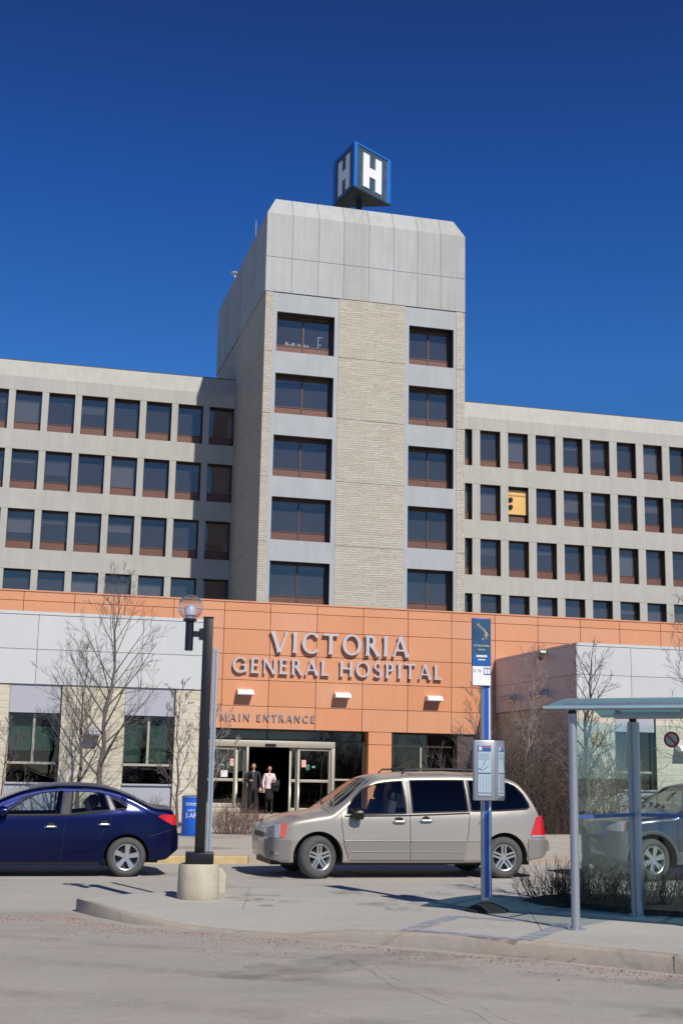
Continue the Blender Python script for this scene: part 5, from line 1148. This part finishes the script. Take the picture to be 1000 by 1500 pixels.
# ================================================================== BARE TREES AND SHRUBS
def limb(mb, p, d, L, r, depth, g, twist=.25, sides=5, upw=.25, kids=(4, 6), rmin=.0035, out=None):
    """a bending limb with side shoots; d is a unit vector"""
    n = 5 if depth > 0 else 4; pts = [p.copy()]; q = p.copy(); dd = d.copy(); dirs = [dd.copy()]
    for i in range(n):
        dd = (dd + Vector((g.uniform(-1, 1), g.uniform(-1, 1), g.uniform(-.6, 1))) * twist * .35 + Vector((0, 0, upw * .25))).normalized(); q = q + dd * (L / n); pts.append(q.copy()); dirs.append(dd.copy())
    rad = [max(r * (1 - .75 * i / n), rmin) for i in range(n + 1)]; rad[-1] = rmin * .6
    mb.tube(pts, rad, sides if depth > 0 else 3, cap=False)
    if depth <= 0: return
    k = g.randint(*kids)
    for i in range(k):
        t = (.22 + .75 * (i + g.random() * .7) / k); j = min(int(t * n), n - 1); u = t * n - j; pp = pts[j].lerp(pts[j + 1], u); bd = dirs[j]
        side = bd.cross(Vector((g.uniform(-1, 1), g.uniform(-1, 1), g.uniform(-1, 1)))).normalized()
        nd = (bd * g.uniform(.65, .95) + side * g.uniform(.45, .8)).normalized()
        limb(mb, pp, nd, L * g.uniform(.35, .6) * (1.1 - .5 * t), max(rad[j] * .55, rmin), depth - 1, g, twist, 4, upw, kids, rmin)
def bare_tree(name, label, base, h, r, spread, seed, nb=18, start=.22, lean=(0, 0), depth=2, m=M_bark, group='leafless young trees', kids=(4, 6), rmin=.0045, ang=(.75, .35)):
    g = random.Random(seed); o = empty(name, label, 'tree', base, 0, group); tk = MB(); n = 12; pts = []
    wob = [Vector((g.uniform(-1, 1), g.uniform(-1, 1), 0)) * .012 * h for _ in range(n + 1)]
    for i in range(n + 1): t = i / n; pts.append(Vector((lean[0] * t, lean[1] * t, h * t)) + wob[i] * min(1, t * 3))
    rad = [r * (1 - .88 * (i / n) ** .9) for i in range(n + 1)]; rad[0] *= 1.25
    tk.tube(pts, rad, 9); tk.build('trunk', m, o, smooth=True, angle=60)
    cr = MB(); a = g.random() * 6
    for i in range(nb):
        t = start + (.97 - start) * (i / (nb - 1)) ** .9; j = min(int(t * n), n - 1); p = pts[j].lerp(pts[j + 1], t * n - j); a += 2.4 + g.uniform(-.4, .4)
        tilt = ang[0] + (ang[1] - ang[0]) * t; L = h * spread * (1 - t) ** .65 * g.uniform(.75, 1.1) + .12 * h
        d = Vector((cos(a) * sin(tilt * 1.35), sin(a) * sin(tilt * 1.35), cos(tilt * 1.35))).normalized()
        limb(cr, p, d, L, max(rad[j] * .45, .008), depth, g, .17, 5, .22, kids, rmin)
    cr.build('crown', m, o); return o
bare_tree('bare_tree', 'tallest leafless tree in front of the left block, rising past the orange band', (2.72, 36.8, .13), 6.35, .09, .40, 11, 27, .20, (.38, 0), 3, kids=(3, 4), rmin=.0030)
bare_tree('bare_tree', 'slimmer leafless tree close on the left of the tallest tree', (2.28, 37.6, .13), 4.6, .065, .42, 12, 20, .24, (.05, 0), 3, kids=(3, 4), rmin=.0030)
bare_tree('bare_tree', 'thin leafless tree by the second window of the left block', (4.75, 35.2, .13), 3.5, .04, .36, 13, 14, .15, (-.1, 0), 3, kids=(3, 4))
bare_tree('bare_tree', 'low spreading leafless tree between lamp post and sliding doors', (5.35, 33.6, .13), 2.9, .035, .42, 14, 13, .22, (.1, 0), 3, kids=(2, 4), m=mat('pale_bark', srgb(146, 132, 120), .9, var=.2))
bare_tree('bare_tree', 'small leafless tree at the stone pier near the left edge', (.2, 37.4, .13), 2.6, .03, .4, 19, 9, .15, (.1, 0), 2)
bare_tree('bare_tree', 'pale forked leafless tree behind the bus stop pole in the entrance corner', (14.85, 36.2, .13), 4.9, .06, .22, 15, 18, .30, (.55, 0), 2, m=MATS['pale_bark'], ang=(.5, .3))
bare_tree('bare_tree', 'leafless tree against the shaded side wall, left of the thicket', (14.1, 37.6, .13), 4.3, .055, .24, 16, 15, .25, (.1, 0), 2, ang=(.5, .3))
bare_tree('bare_tree', 'leafless sapling standing in the shrub bed behind the shelter end panel', (7.07, 15.19, .15), 2.95, .06, .15, 17, 24, .36, (.12, 0), 2, rmin=.0020, kids=(4, 6), m=MATS['grey_bark'], ang=(.75, .5))
bare_tree('bare_tree', 'leafless tree before the stone wall at the right edge', (20.6, 35.0, .13), 6.4, .07, .33, 18, 20, .2, (-.7, 0), 2)
def shrub(name, label, base, rx, ry, h, n, seed, m, rad=.006, depth=1, group=None, kids=(3, 5), spreadk=.9, cat='shrub'):
    g = random.Random(seed); o = MB()
    for i in range(n):
        a = g.random() * 2 * pi; q = sqrt(g.random()); x, y = cos(a) * q * rx, sin(a) * q * ry
        hh = h * g.uniform(.55, 1.0) * (1 - .45 * q * q)
        d = Vector((cos(a) * q * spreadk * .5 + g.uniform(-.28, .28), sin(a) * q * spreadk * .5 + g.uniform(-.28, .28), 1)).normalized()
        limb(o, Vector((x, y, 0)), d, hh, rad, depth, g, .45, 4, .1, kids, rad * .5)
    ob = o.build(name, m); ob.location = base; return tag(ob, label, cat, group)
# thicket in the entrance corner
TH = [(13.5, 35.0, 1.1, 2.2), (14.3, 34.0, 1.1, 2.9), (15.2, 35.2, 1.2, 3.5), (16.0, 34.4, 1.2, 3.6), (16.8, 35.6, 1.2, 3.4), (14.2, 37.0, 1.3, 3.4), (15.6, 38.0, 1.3, 3.7), (17.0, 37.6, 1.2, 3.4)]
tl = ['low bare shrub at the left foot of the thicket', 'bare brown shrub behind the minivan tail', 'tall tangled shrub in the middle front of the thicket', 'tallest tangled shrub left of the shelter post', 'bare shrub at the right end of the thicket', 'tall shrub at the back left of the thicket by the side wall', 'tall shrub at the back of the thicket under the wall light', 'tall shrub at the back right of the thicket beside the stone corner']
for i, (x, y, r_, h) in enumerate(TH): shrub('bare_shrub', tl[i], (x, y, .13), r_, r_ * .8, h, 40, 40 + i, (M_bark2, M_twigd, M_bark)[i % 3], .011, 2, 'thicket of bare shrubs in the entrance corner', (3, 5))
for i, (x, y, r_, h, l_) in enumerate(((13.9, 33.4, 1.0, .8, 'low brushy shrub at the thicket edge nearest the minivan'), (15.4, 33.5, 1.1, .9, 'low brushy shrub at the thicket edge left of the shelter post'), (17.2, 34.0, 1.3, 1.0, 'low brushy shrub under the stone wall right of the shelter post'), (19.2, 36.6, 1.5, .85, 'dry yellowish shrub under the narrow window'), (22.0, 36.8, 1.6, .9, 'dry yellowish shrub at the right edge by the wall'))):
    shrub('low_shrub', l_, (x, y, .13), r_, .7, h, 90, 60 + i, M_tan if i > 2 else M_twigd, .008, 1, 'low shrubs along the right wall')
shrub('low_shrub', 'brown dormant shrub below the left sliding door', (5.85, 32.3, .13), .55, .4, .95, 150, 70, mat('reddish_twig', srgb(120, 94, 84), .9, var=.3, scale=9), .006, 1)
for i, x in enumerate((-1.2, .6, 2.2, 3.6, 4.35)): shrub('low_shrub', ['bare shrub behind the front of the blue car', 'bare shrub seen through the front window of the blue car', 'bare shrub at the foot of the two left trees', 'bare shrub behind the blue car boot', 'small bare shrub at the foot of the pier beside the blue bin'][i], (x, 38.0, .13), .7, .4, .9, 60, 80 + i, M_bark2, .007, 1, 'low shrubs along the left wall')
# planting beds
def bed(name, poly, z, h, seed):
    g = random.Random(seed); mb = MB(); n = len(poly); cx = sum(p[0] for p in poly) / n; cy = sum(p[1] for p in poly) / n; rings = []
    for t, zz in ((1, 0), (.97, .03), (.8, .05), (.55, .07), (.3, .06)):
        for p in poly: rings.append((cx + (p[0] - cx) * t, cy + (p[1] - cy) * t, z + zz * h / .07 + (g.uniform(-.015, .015) if t < .95 else 0)))
    fs = [(k * n + i, k * n + (i + 1) % n, (k + 1) * n + (i + 1) % n, (k + 1) * n + i) for k in range(4) for i in range(n)]; fs.append(tuple(4 * n + i for i in range(n)))
    mb.add(rings, fs); return struct(mb.build(name, M_soil, smooth=True))
A = Vector((5.84, 12.76)); k2 = K.xy; n2 = N_.xy
def SP(u, v): p = A + k2 * u + n2 * v; return (p.x, p.y)
bed('planting_bed', [SP(-1.6, 2.6), SP(-1.2, 2.15), SP(-.6, 1.95), SP(0, 1.9), SP(1.2, 1.88), SP(3, 1.86), SP(5.5, 1.86), SP(6, 2.4), SP(5.5, 3.6), SP(3, 3.9), SP(1.2, 4.0), SP(0, 4.1), SP(-1, 3.8), SP(-1.6, 3.2)], .152, .07, 1)
bed('thicket_bed', [(12.6, 33.2), (18.3, 33.2), (18.3, 46.5), (12.9, 44), (12.4, 38)], .135, .05, 2)
bed('wall_bed', [(-8, 36.4), (5.1, 36.4), (5.4, 37.5), (5.2, 39.8), (-8, 39.8)], .135, .04, 3)
bed('wall_bed', [(18.35, 35.8), (30, 35.8), (30, 39.8), (18.35, 39.8)], .135, .04, 4)
g = random.Random(21); bl = ['at the left tip of the bed beside the bus stop', 'in the bed between bus stop and front shelter post', 'in the bed just left of the front shelter post', 'in the bed right behind the shelter end panel', 'around the foot of the sapling', 'left of the rear shelter post', 'behind the rear shelter post', 'right of the rear shelter post', 'at the right edge behind the shelter back panel', 'behind the shelter beyond the right edge']
for i, (u, v) in enumerate(((-1.25, 2.75), (-.85, 2.5), (-.35, 2.55), (-.9, 3.2), (-.15, 3.2), (.35, 2.35), (.75, 2.9), (1.15, 2.3), (1.6, 2.8), (2.3, 2.5))):
    x, y = SP(u, v); shrub('dormant_shrub', 'dark twiggy dormant shrub ' + bl[i], (x, y, .2), .42, .42, .52, 75, 100 + i, M_twigd, .0042, 1, 'dormant shrubs in the bed behind the shelter', (3, 5), 1.4)
# leaf litter and ground cover in the bed
g = random.Random(31); mb = MB()
for i in range(5200):
    u, v = g.uniform(-1.5, 4.5), g.uniform(1.95, 3.7)
    if u < -.9 and (v < 2.3 or v > 3.4): continue
    x, y = SP(u, v); z = .2 + g.uniform(0, .09); a = g.random() * 6; r_ = g.uniform(.012, .03); t = g.uniform(-.6, .6)
    vs = [(x + r_ * cos(a + j * 1.57) * (1, .5)[j % 2], y + r_ * sin(a + j * 1.57) * (1, .5)[j % 2], z + r_ * t * cos(j * 1.57)) for j in range(4)]; mb.m = g.choice((0, 0, 1, 2)); mb.add(vs, [(0, 1, 2, 3)])
o = mb.build('leaf_litter', [mat('dark_leaf', srgb(56, 48, 40), .9), mat('brown_leaf', srgb(88, 66, 48), .9), mat('green_leaf', srgb(54, 58, 40), .9)]); tag(o, 'dark leaf litter and ground cover in the planting bed', 'leaf litter', kind='stuff')

# ================================================================== BICYCLES by the right wall
def bicycle(label, loc, rz, fm):
    o = empty('bicycle', label, 'bicycle', loc, rz, 'bicycles leaning by the right wall'); r_ = .33
    for x in (-.52, .52):
        pts = [(x + r_ * cos(2 * pi * i / 28), 0, r_ + r_ * sin(2 * pi * i / 28)) for i in range(29)]; w_ = MB().tube(pts, .02, 6, cap=False).build('wheel', M_rubber, o, smooth=True)
        mb = MB()
        for i in range(12): a = 2 * pi * i / 12; mb.tube([(x, 0, r_), (x + (r_ - .02) * cos(a), 0, r_ + (r_ - .02) * sin(a))], .003, 3)
        mb.tube([(x, -.04, r_), (x, .04, r_)], .025, 8); mb.build('spokes', M_chrome, w_)
    bb_, st, hd, rr_ = (0.05, 0, .29), (.20, 0, .76), (-.33, 0, .82), (.52, 0, .33)
    mb = MB().tube([bb_, st], .017, 6).tube([st, hd], .017, 6).tube([bb_, (-.35, 0, .74)], .02, 6).tube([bb_, rr_], .012, 6).tube([st, rr_], .011, 6).tube([(-.31, 0, .90), (-.38, 0, .66)], .02, 6).tube([(-.38, 0, .66), (-.52, 0, .33)], .014, 6)
    mb.build('frame', fm, o, smooth=True); MB().tube([st, (.23, 0, .88)], .013, 6).build('seat_post', M_chrome, o)
    MB().lathe([(0, -.14), (.03, -.12), (.05, 0), (.075, .1), (0, .14)], (.22, 0, .90), 'x', 10).build('saddle', M_black, o, smooth=True)
    MB().tube([(-.31, 0, .88), (-.36, 0, 1.0)], .014, 6).tube([(-.30, -.28, 1.02), (-.38, -.2, 1.0), (-.36, 0, .99), (-.38, .2, 1.0), (-.30, .28, 1.02)], .013, 6).build('handlebar', M_black, o, smooth=True)
    MB().lathe([(0, -.004), (.09, -.004), (.09, .004), (0, .004)], (bb_[0], -.03, bb_[2]), 'y', 18).tube([(.05, -.05, .29), (.13, -.05, .15)], .009, 5).tube([(.05, .05, .29), (-.03, .05, .43)], .009, 5).build('crank', M_dark, o); return o
bicycle('pink framed bicycle with black saddle beneath the narrow window', (18.85, 36.6, .16), R(8), mat('pink_frame', srgb(190, 80, 105), .4))
bicycle('dark bicycle with raised handlebar at the right edge above the suv bonnet', (20.45, 36.7, .2), R(-14), mat('dark_frame', srgb(40, 40, 46), .4))
rk = empty('bicycle_rack', 'low grey bicycle rack under the narrow window', 'rack', (19.6, 37.0, .15))
for i in range(5): MB().tube([(-1.2 + i * .6, 0, 0), (-1.2 + i * .6, 0, .6), (-1.0 + i * .6, 0, .7), (-.85 + i * .6, 0, .6), (-.85 + i * .6, 0, 0)], .02, 6).build('hoop', M_galv, rk, smooth=True)

# ================================================================== PEOPLE
def skin_mesh(name, verts, edges, radii, m, parent, sub=2):
    me = bpy.data.meshes.new(name); me.from_pydata([tuple(v) for v in verts], edges, []); o = bpy.data.objects.new(name, me); C.objects.link(o)
    md = o.modifiers.new('s', 'SKIN'); md.use_smooth_shade = True
    lay = me.skin_vertices[0].data
    for i, r_ in enumerate(radii): lay[i].radius = r_ if hasattr(r_, '__len__') else (r_, r_)
    lay[0].use_root = True
    s2 = o.modifiers.new('u', 'SUBSURF'); s2.levels = sub; s2.render_levels = sub
    bpy.context.view_layer.update(); ev = bpy.data.meshes.new_from_object(o.evaluated_get(bpy.context.evaluated_depsgraph_get()))
    bpy.data.objects.remove(o); ev.materials.clear(); ev.materials.append(m)
    ob = bpy.data.objects.new(name, ev); C.objects.link(ob); ob.parent = parent; return ob
M_skin = mat('skin', srgb(196, 148, 124), .55, var=.05)
def chain(V, E, Rr, start, pts):
    prev = start
    for p, r_ in pts: V.append(Vector(p)); Rr.append(r_); k = len(V) - 1; E.append((prev, k)); prev = k
    return prev
def hand(V, E, Rr, wrist, d, side, curl=.6):
    """palm then four fingers and a thumb; d = direction of the hand, side = thumb direction"""
    d = d.normalized(); side = (side - d * side.dot(d)).normalized(); nrm = d.cross(side)
    w = V[wrist]; palm = chain(V, E, Rr, wrist, [(w + d * .045, (.030, .020))])
    for i, (o_, L) in enumerate(((.030, .070), (.010, .080), (-.010, .074), (-.030, .058))):
        b0 = V[palm] + d * .035 + side * o_; b1 = b0 + (d * .8 + nrm * curl * .5).normalized() * L * .5; b2 = b1 + (d * .4 + nrm * curl).normalized() * L * .5
        chain(V, E, Rr, palm, [(b0, .0105), (b1, .0092), (b2, .0078)])
    t0 = V[palm] - d * .01 + side * .035; chain(V, E, Rr, palm, [(t0, .012), (t0 + (d + side * .6).normalized() * .03, .0105), (t0 + (d * 1.0 + side * .2 + nrm * .4).normalized() * .055, .009)])
def person(label, loc, rz, h, arms, legs, cl, female=False):
    o = empty('person', label, 'person', loc, rz); k = h / 1.75
    hip, chest, neck = Vector((0, 0, .93)) * k, Vector((0, 0, 1.28)) * k, Vector((0, .005, 1.47)) * k
    sw = (.17 if female else .195) * k
    V, E, Rr = [hip], [], [(.12 * k, .09 * k)]
    w_ = chain(V, E, Rr, 0, [(Vector((0, .0, 1.08)) * k, (.115 * k, .09 * k)), (chest, (.14 * k, .10 * k)), (Vector((0, .005, 1.40)) * k, (.10 * k, .075 * k))])
    nk = chain(V, E, Rr, w_, [(neck, .046 * k), (Vector((0, .002, 1.515)) * k, .044 * k)])
    hd = chain(V, E, Rr, nk, [(Vector((0, -.022, 1.565)) * k, (.056 * k, .066 * k)), (Vector((0, -.010, 1.63)) * k, (.080 * k, .096 * k)), (Vector((0, 0, 1.69)) * k, (.078 * k, .092 * k)), (Vector((0, .002, 1.72)) * k, (.050 * k, .060 * k))])
    chain(V, E, Rr, nk + 2, [(Vector((0, -.112, 1.618)) * k, .013 * k)])
    sleeves = []
    for s_, (el, wr, hd_, cu) in zip((-1, 1), arms):
        e_ = Vector(el) * k; wq = Vector(wr) * k
        a = chain(V, E, Rr, w_, [(Vector((s_ * sw, .0, 1.41)) * k, .052 * k), (e_, .040 * k), (e_.lerp(wq, .5), .037 * k), (wq, .026 * k)])
        hand(V, E, Rr, a, Vector(hd_), Vector((-s_, -.3, .3)), cu)
        sleeves.append((Vector((s_ * sw, .0, 1.41)) * k, e_, wq))
    feet = []
    for s_, (kn, an) in zip((-1, 1), legs):
        kq, aq = Vector(kn) * k, Vector(an) * k
        chain(V, E, Rr, 0, [(Vector((s_ * .09, 0, .88)) * k, .080 * k), (kq, .048 * k), (kq.lerp(aq, .4), .045 * k), (aq, .030 * k), (aq + Vector((0, -.03, -.04)) * k, .020 * k), (aq + Vector((0, -.08, -.055)) * k, .014 * k)])
        feet.append((kq, aq))
    skin_mesh('body', V, E, Rr, M_skin, o)
    # eyes, ears
    for s_ in (-1, 1):
        MB().lathe([(.0003, -.009), (.006, -.005), (.009, 0), (.0003, .006)], (s_ * .030 * k, -.096 * k, 1.642 * k), 'y', 8).build('eye', M_dark, o, smooth=True)
        MB().lathe([(.0003, -.012), (.018, -.008), (.022, 0), (.0003, .01)], (s_ * .083 * k, .0, 1.62 * k), 'x', 8).build('ear', M_skin, o, smooth=True)
    MB().box(-.022 * k, .022 * k, -.098 * k, -.092 * k, 1.565 * k, 1.573 * k).build('mouth', mat('lips', srgb(150, 90, 82), .5), o)
    # top garment
    r0 = 1.16; V, E, Rr = [Vector((0, 0, cl['hem'] - .06)) * k], [], [(.185 * k, .15 * k)]
    t = chain(V, E, Rr, 0, [(Vector((0, 0, cl['hem'] + .06)) * k, (.175 * k, .14 * k)), (Vector((0, 0, 1.10)) * k, (.15 * k, .12 * k)), (chest, (.160 * k, .122 * k)), (Vector((0, .005, 1.42)) * k, (.118 * k, .092 * k))]); chain(V, E, Rr, t, [(Vector((0, .005, 1.475)) * k, (.068 * k, .062 * k))])
    for (sh_, e_, wq), hd_ in zip(sleeves, arms): chain(V, E, Rr, t, [(sh_, .066 * k), (e_, .054 * k), (e_.lerp(wq, .5), .049 * k), (e_.lerp(wq, .95), .040 * k)])
    skin_mesh(cl['top_name'], V, E, Rr, cl['top'], o)
    # legs garment
    V, E, Rr = [Vector((0, 0, 1.04)) * k], [], [(.15 * k, .12 * k)]; chain(V, E, Rr, 0, [(Vector((0, 0, .93)) * k, (.165 * k, .13 * k))])
    if cl.get('skirt'):
        chain(V, E, Rr, 1, [(Vector((0, -.01, .80)) * k, (.18 * k, .16 * k)), (Vector((0, -.03, .60)) * k, (.18 * k, .19 * k)), (Vector((0, -.03, .46)) * k, (.17 * k, .19 * k))]); skin_mesh('skirt', V, E, Rr, cl['bottom'], o)
        V, E, Rr = [], [], []
        for s_, (kq, aq) in zip((-1, 1), feet):
            V, E, Rr = [Vector((s_ * .08, 0, .64)) * k], [], [.07 * k]; chain(V, E, Rr, 0, [(kq, .058 * k), (kq.lerp(aq, .4), .056 * k), (aq, .040 * k)]); skin_mesh('stocking', V, E, Rr, cl['bottom'], o)
    else:
        for s_, (kq, aq) in zip((-1, 1), feet): chain(V, E, Rr, 1, [(Vector((s_ * .095, 0, .84)) * k, .112 * k), (kq, .072 * k), (kq.lerp(aq, .5), .066 * k), (aq, .058 * k)])
        skin_mesh('trousers', V, E, Rr, cl['bottom'], o)
    for kq, aq in feet:
        V, E, Rr = [aq + Vector((0, .045, -.04)) * k], [], [.05 * k]; chain(V, E, Rr, 0, [(aq + Vector((0, -.06, -.05)) * k, .052 * k), (aq + Vector((0, -.17, -.06)) * k, .042 * k)]); skin_mesh('shoe', V, E, Rr, M_black, o)
    if not female:   # open collar with shirt front and lapels
        MB().prism([(-.035 * k, 1.46 * k), (.035 * k, 1.46 * k), (.004 * k, 1.20 * k), (-.004 * k, 1.20 * k)], -.136 * k, -.10 * k).build('shirt_front', mat('green_grey_shirt', srgb(92, 108, 104), .8), o)
        for s_ in (-1, 1): MB().prism([(s_ * .036 * k, 1.465 * k), (s_ * .075 * k, 1.42 * k), (s_ * .055 * k, 1.33 * k), (s_ * .005 * k, 1.20 * k)], -.143 * k, -.105 * k).build('lapel', mat('lapel_cloth', srgb(30, 32, 38), .85), o)
    else:
        MB().tube([(-.06 * k, -.05 * k, 1.455 * k), (-.03 * k, -.10 * k, 1.43 * k), (0, -.125 * k, 1.40 * k), (.03 * k, -.10 * k, 1.43 * k), (.06 * k, -.05 * k, 1.455 * k)], .012 * k, 6).build('collar', cl['top'], o, smooth=True)
    # hair: cap over skull
    mb = MB(); vs = []; fs = []; nA, nB = 16, 8; cz = 1.645 * k
    for i in range(nB + 1):
        ph = pi / 2 - i * (pi * .62) / nB
        for j in range(nA):
            th = 2 * pi * j / nA; back = .5 + .5 * sin(th); lim = -.80 if back > .45 else .45
            pz = max(sin(ph), lim * (1.6 if (female and back > .45) else 1)); rr_ = cos(ph) if ph > 0 else 1.0
            fr = 1.0 if pz > lim * .98 else .99
            wv = 1 + .035 * sin(th * 5 + i) + .02 * sin(th * 11)
            fr_ = .055 if (back < .3 and pz < .6) else 0
            if female and back > .3 and i == nB: pz = -2.0 + .25 * sin(th * 7)
            vs.append((cos(th) * rr_ * .084 * k * wv, (sin(th) * rr_ * .097 * wv + .010 + fr_ * .15) * k, cz + (pz * .092 + .012) * k))
    for i in range(nB):
        for j in range(nA): fs.append((i * nA + j, i * nA + (j + 1) % nA, (i + 1) * nA + (j + 1) % nA, (i + 1) * nA + j))
    mb.add(vs, fs).build('hair', cl['hair'], o, smooth=True, angle=80); return o
P1 = person('man in dark jacket and trousers leaving the doors, one hand at his chest', (9.03, 47.0, .13), R(-12), 1.78,
    [((-.26, -.05, 1.16), (-.10, -.22, 1.14), (.8, -.2, .05), .8), ((.25, .03, 1.13), (.25, -.06, .88), (0, -.1, -1), .5)], [((-.10, -.03, .50), (-.10, .02, .10)), ((.10, -.10, .50), (.11, -.06, .09))],
    dict(hem=.84, top_name='jacket', top=mat('charcoal_jacket', srgb(36, 38, 46), .8), bottom=mat('black_trousers', srgb(22, 22, 24), .85), hair=mat('grey_brown_hair', srgb(86, 72, 62), .8)))
P2 = person('woman in a pale pink jacket and dark skirt carrying a coat over her arm', (9.60, 46.95, .13), R(5), 1.70,
    [((-.23, .02, 1.14), (-.22, -.05, .90), (0, -.1, -1), .4), ((.24, -.02, 1.15), (.17, -.22, 1.17), (-.5, -.6, .1), .8)], [((-.085, -.03, .50), (-.08, .03, .10)), ((.085, -.08, .50), (.09, -.07, .09))],
    dict(hem=.90, top_name='jacket', top=mat('pale_pink_knit', srgb(222, 200, 202), .85, var=.1, scale=30), bottom=mat('black_skirt', srgb(20, 19, 21), .85), hair=mat('dark_hair', srgb(40, 26, 24), .7), skirt=True), True)
mb = MB(); vs = []; fs = []; g = random.Random(9)   # folded coat draped over the forearm
for i in range(9):
    for j in range(7):
        u, v_ = i / 8, j / 6; x = .06 + .26 * u; side = -1 if j < 3.5 else 1
        z = 1.20 - abs(v_ - .35) * .62 + .01 * sin(u * 14); y = -.20 + (v_ - .35) * .13 + .018 * sin(u * 16 + j)
        vs.append((x, y, z))
for i in range(8):
    for j in range(6): fs.append((i * 7 + j, (i + 1) * 7 + j, (i + 1) * 7 + j + 1, i * 7 + j + 1))
o = mb.add(vs, fs).build('folded_coat', mat('dark_coat', srgb(44, 46, 54), .85), smooth=True); sol = o.modifiers.new('t', 'SOLIDIFY'); sol.thickness = .03; o.location = (9.60, 46.95, .13); tag(o, 'dark coat folded over the woman\'s forearm', 'coat')
o = empty('paper_roll', 'small pale object in the man\'s lowered hand', 'papers', (9.29, 46.88, .88)); MB().tube([(0, 0, .0), (.02, -.01, .13)], .022, 8).build('roll', M_paper, o)
MB().tube([(-.01, 0, .04), (.03, -.01, .05)], .027, 8).build('band', M_dark, o)
# passenger in the blue car
ps = empty('person', 'passenger with brown hair in the back seat of the dark blue sedan', 'person', (-1.58 + 3.04, 22.08 - .34, .46))
V, E, Rr = [Vector((0, 0, .09))], [], [(.13, .12)]
t = chain(V, E, Rr, 0, [(Vector((.06, 0, .28)), (.12, .13)), (Vector((.08, 0, .42)), (.12, .09))]); nk = chain(V, E, Rr, t, [(Vector((.06, 0, .52)), .05)])
chain(V, E, Rr, nk, [(Vector((.045, 0, .60)), (.07, .065)), (Vector((.04, 0, .68)), (.088, .075)), (Vector((.045, 0, .74)), (.07, .06))]); chain(V, E, Rr, nk + 2, [(Vector((-.06, 0, .655)), .012)])
for s_ in (-1, 1):
    a = chain(V, E, Rr, t, [(Vector((.07, s_ * .17, .42)), .05), (Vector((.0, s_ * .22, .20)), .04), (Vector((-.18, s_ * .14, .16)), .028)]); hand(V, E, Rr, a, Vector((-1, 0, -.1)), Vector((0, -s_, .3)), .5)
    chain(V, E, Rr, 0, [(Vector((-.06, s_ * .09, .08)), .085), (Vector((-.40, s_ * .1, .14)), .06), (Vector((-.44, s_ * .1, -.12)), .045), (Vector((-.54, s_ * .1, -.15)), .03)])
skin_mesh('body', V, E, Rr, M_skin, ps)
mb = MB().lathe([(.0005, .115), (.05, .105), (.085, .07), (.098, .02), (.092, -.04), (.07, -.08)], (.105, 0, .68), n=18); mb.build('hair', mat('brown_hair', srgb(70, 48, 40), .8), ps, smooth=True)
V, E, Rr = [Vector((0, 0, .09))], [], [(.14, .13)]; t = chain(V, E, Rr, 0, [(Vector((.06, 0, .28)), (.135, .145)), (Vector((.08, 0, .43)), (.13, .10))])
for s_ in (-1, 1): chain(V, E, Rr, t, [(Vector((.07, s_ * .17, .42)), .06), (Vector((.0, s_ * .22, .20)), .05), (Vector((-.16, s_ * .15, .16)), .038)])
skin_mesh('jacket', V, E, Rr, mat('mauve_jacket', srgb(120, 92, 98), .85), ps)

# manhole and small litter on the road for scale
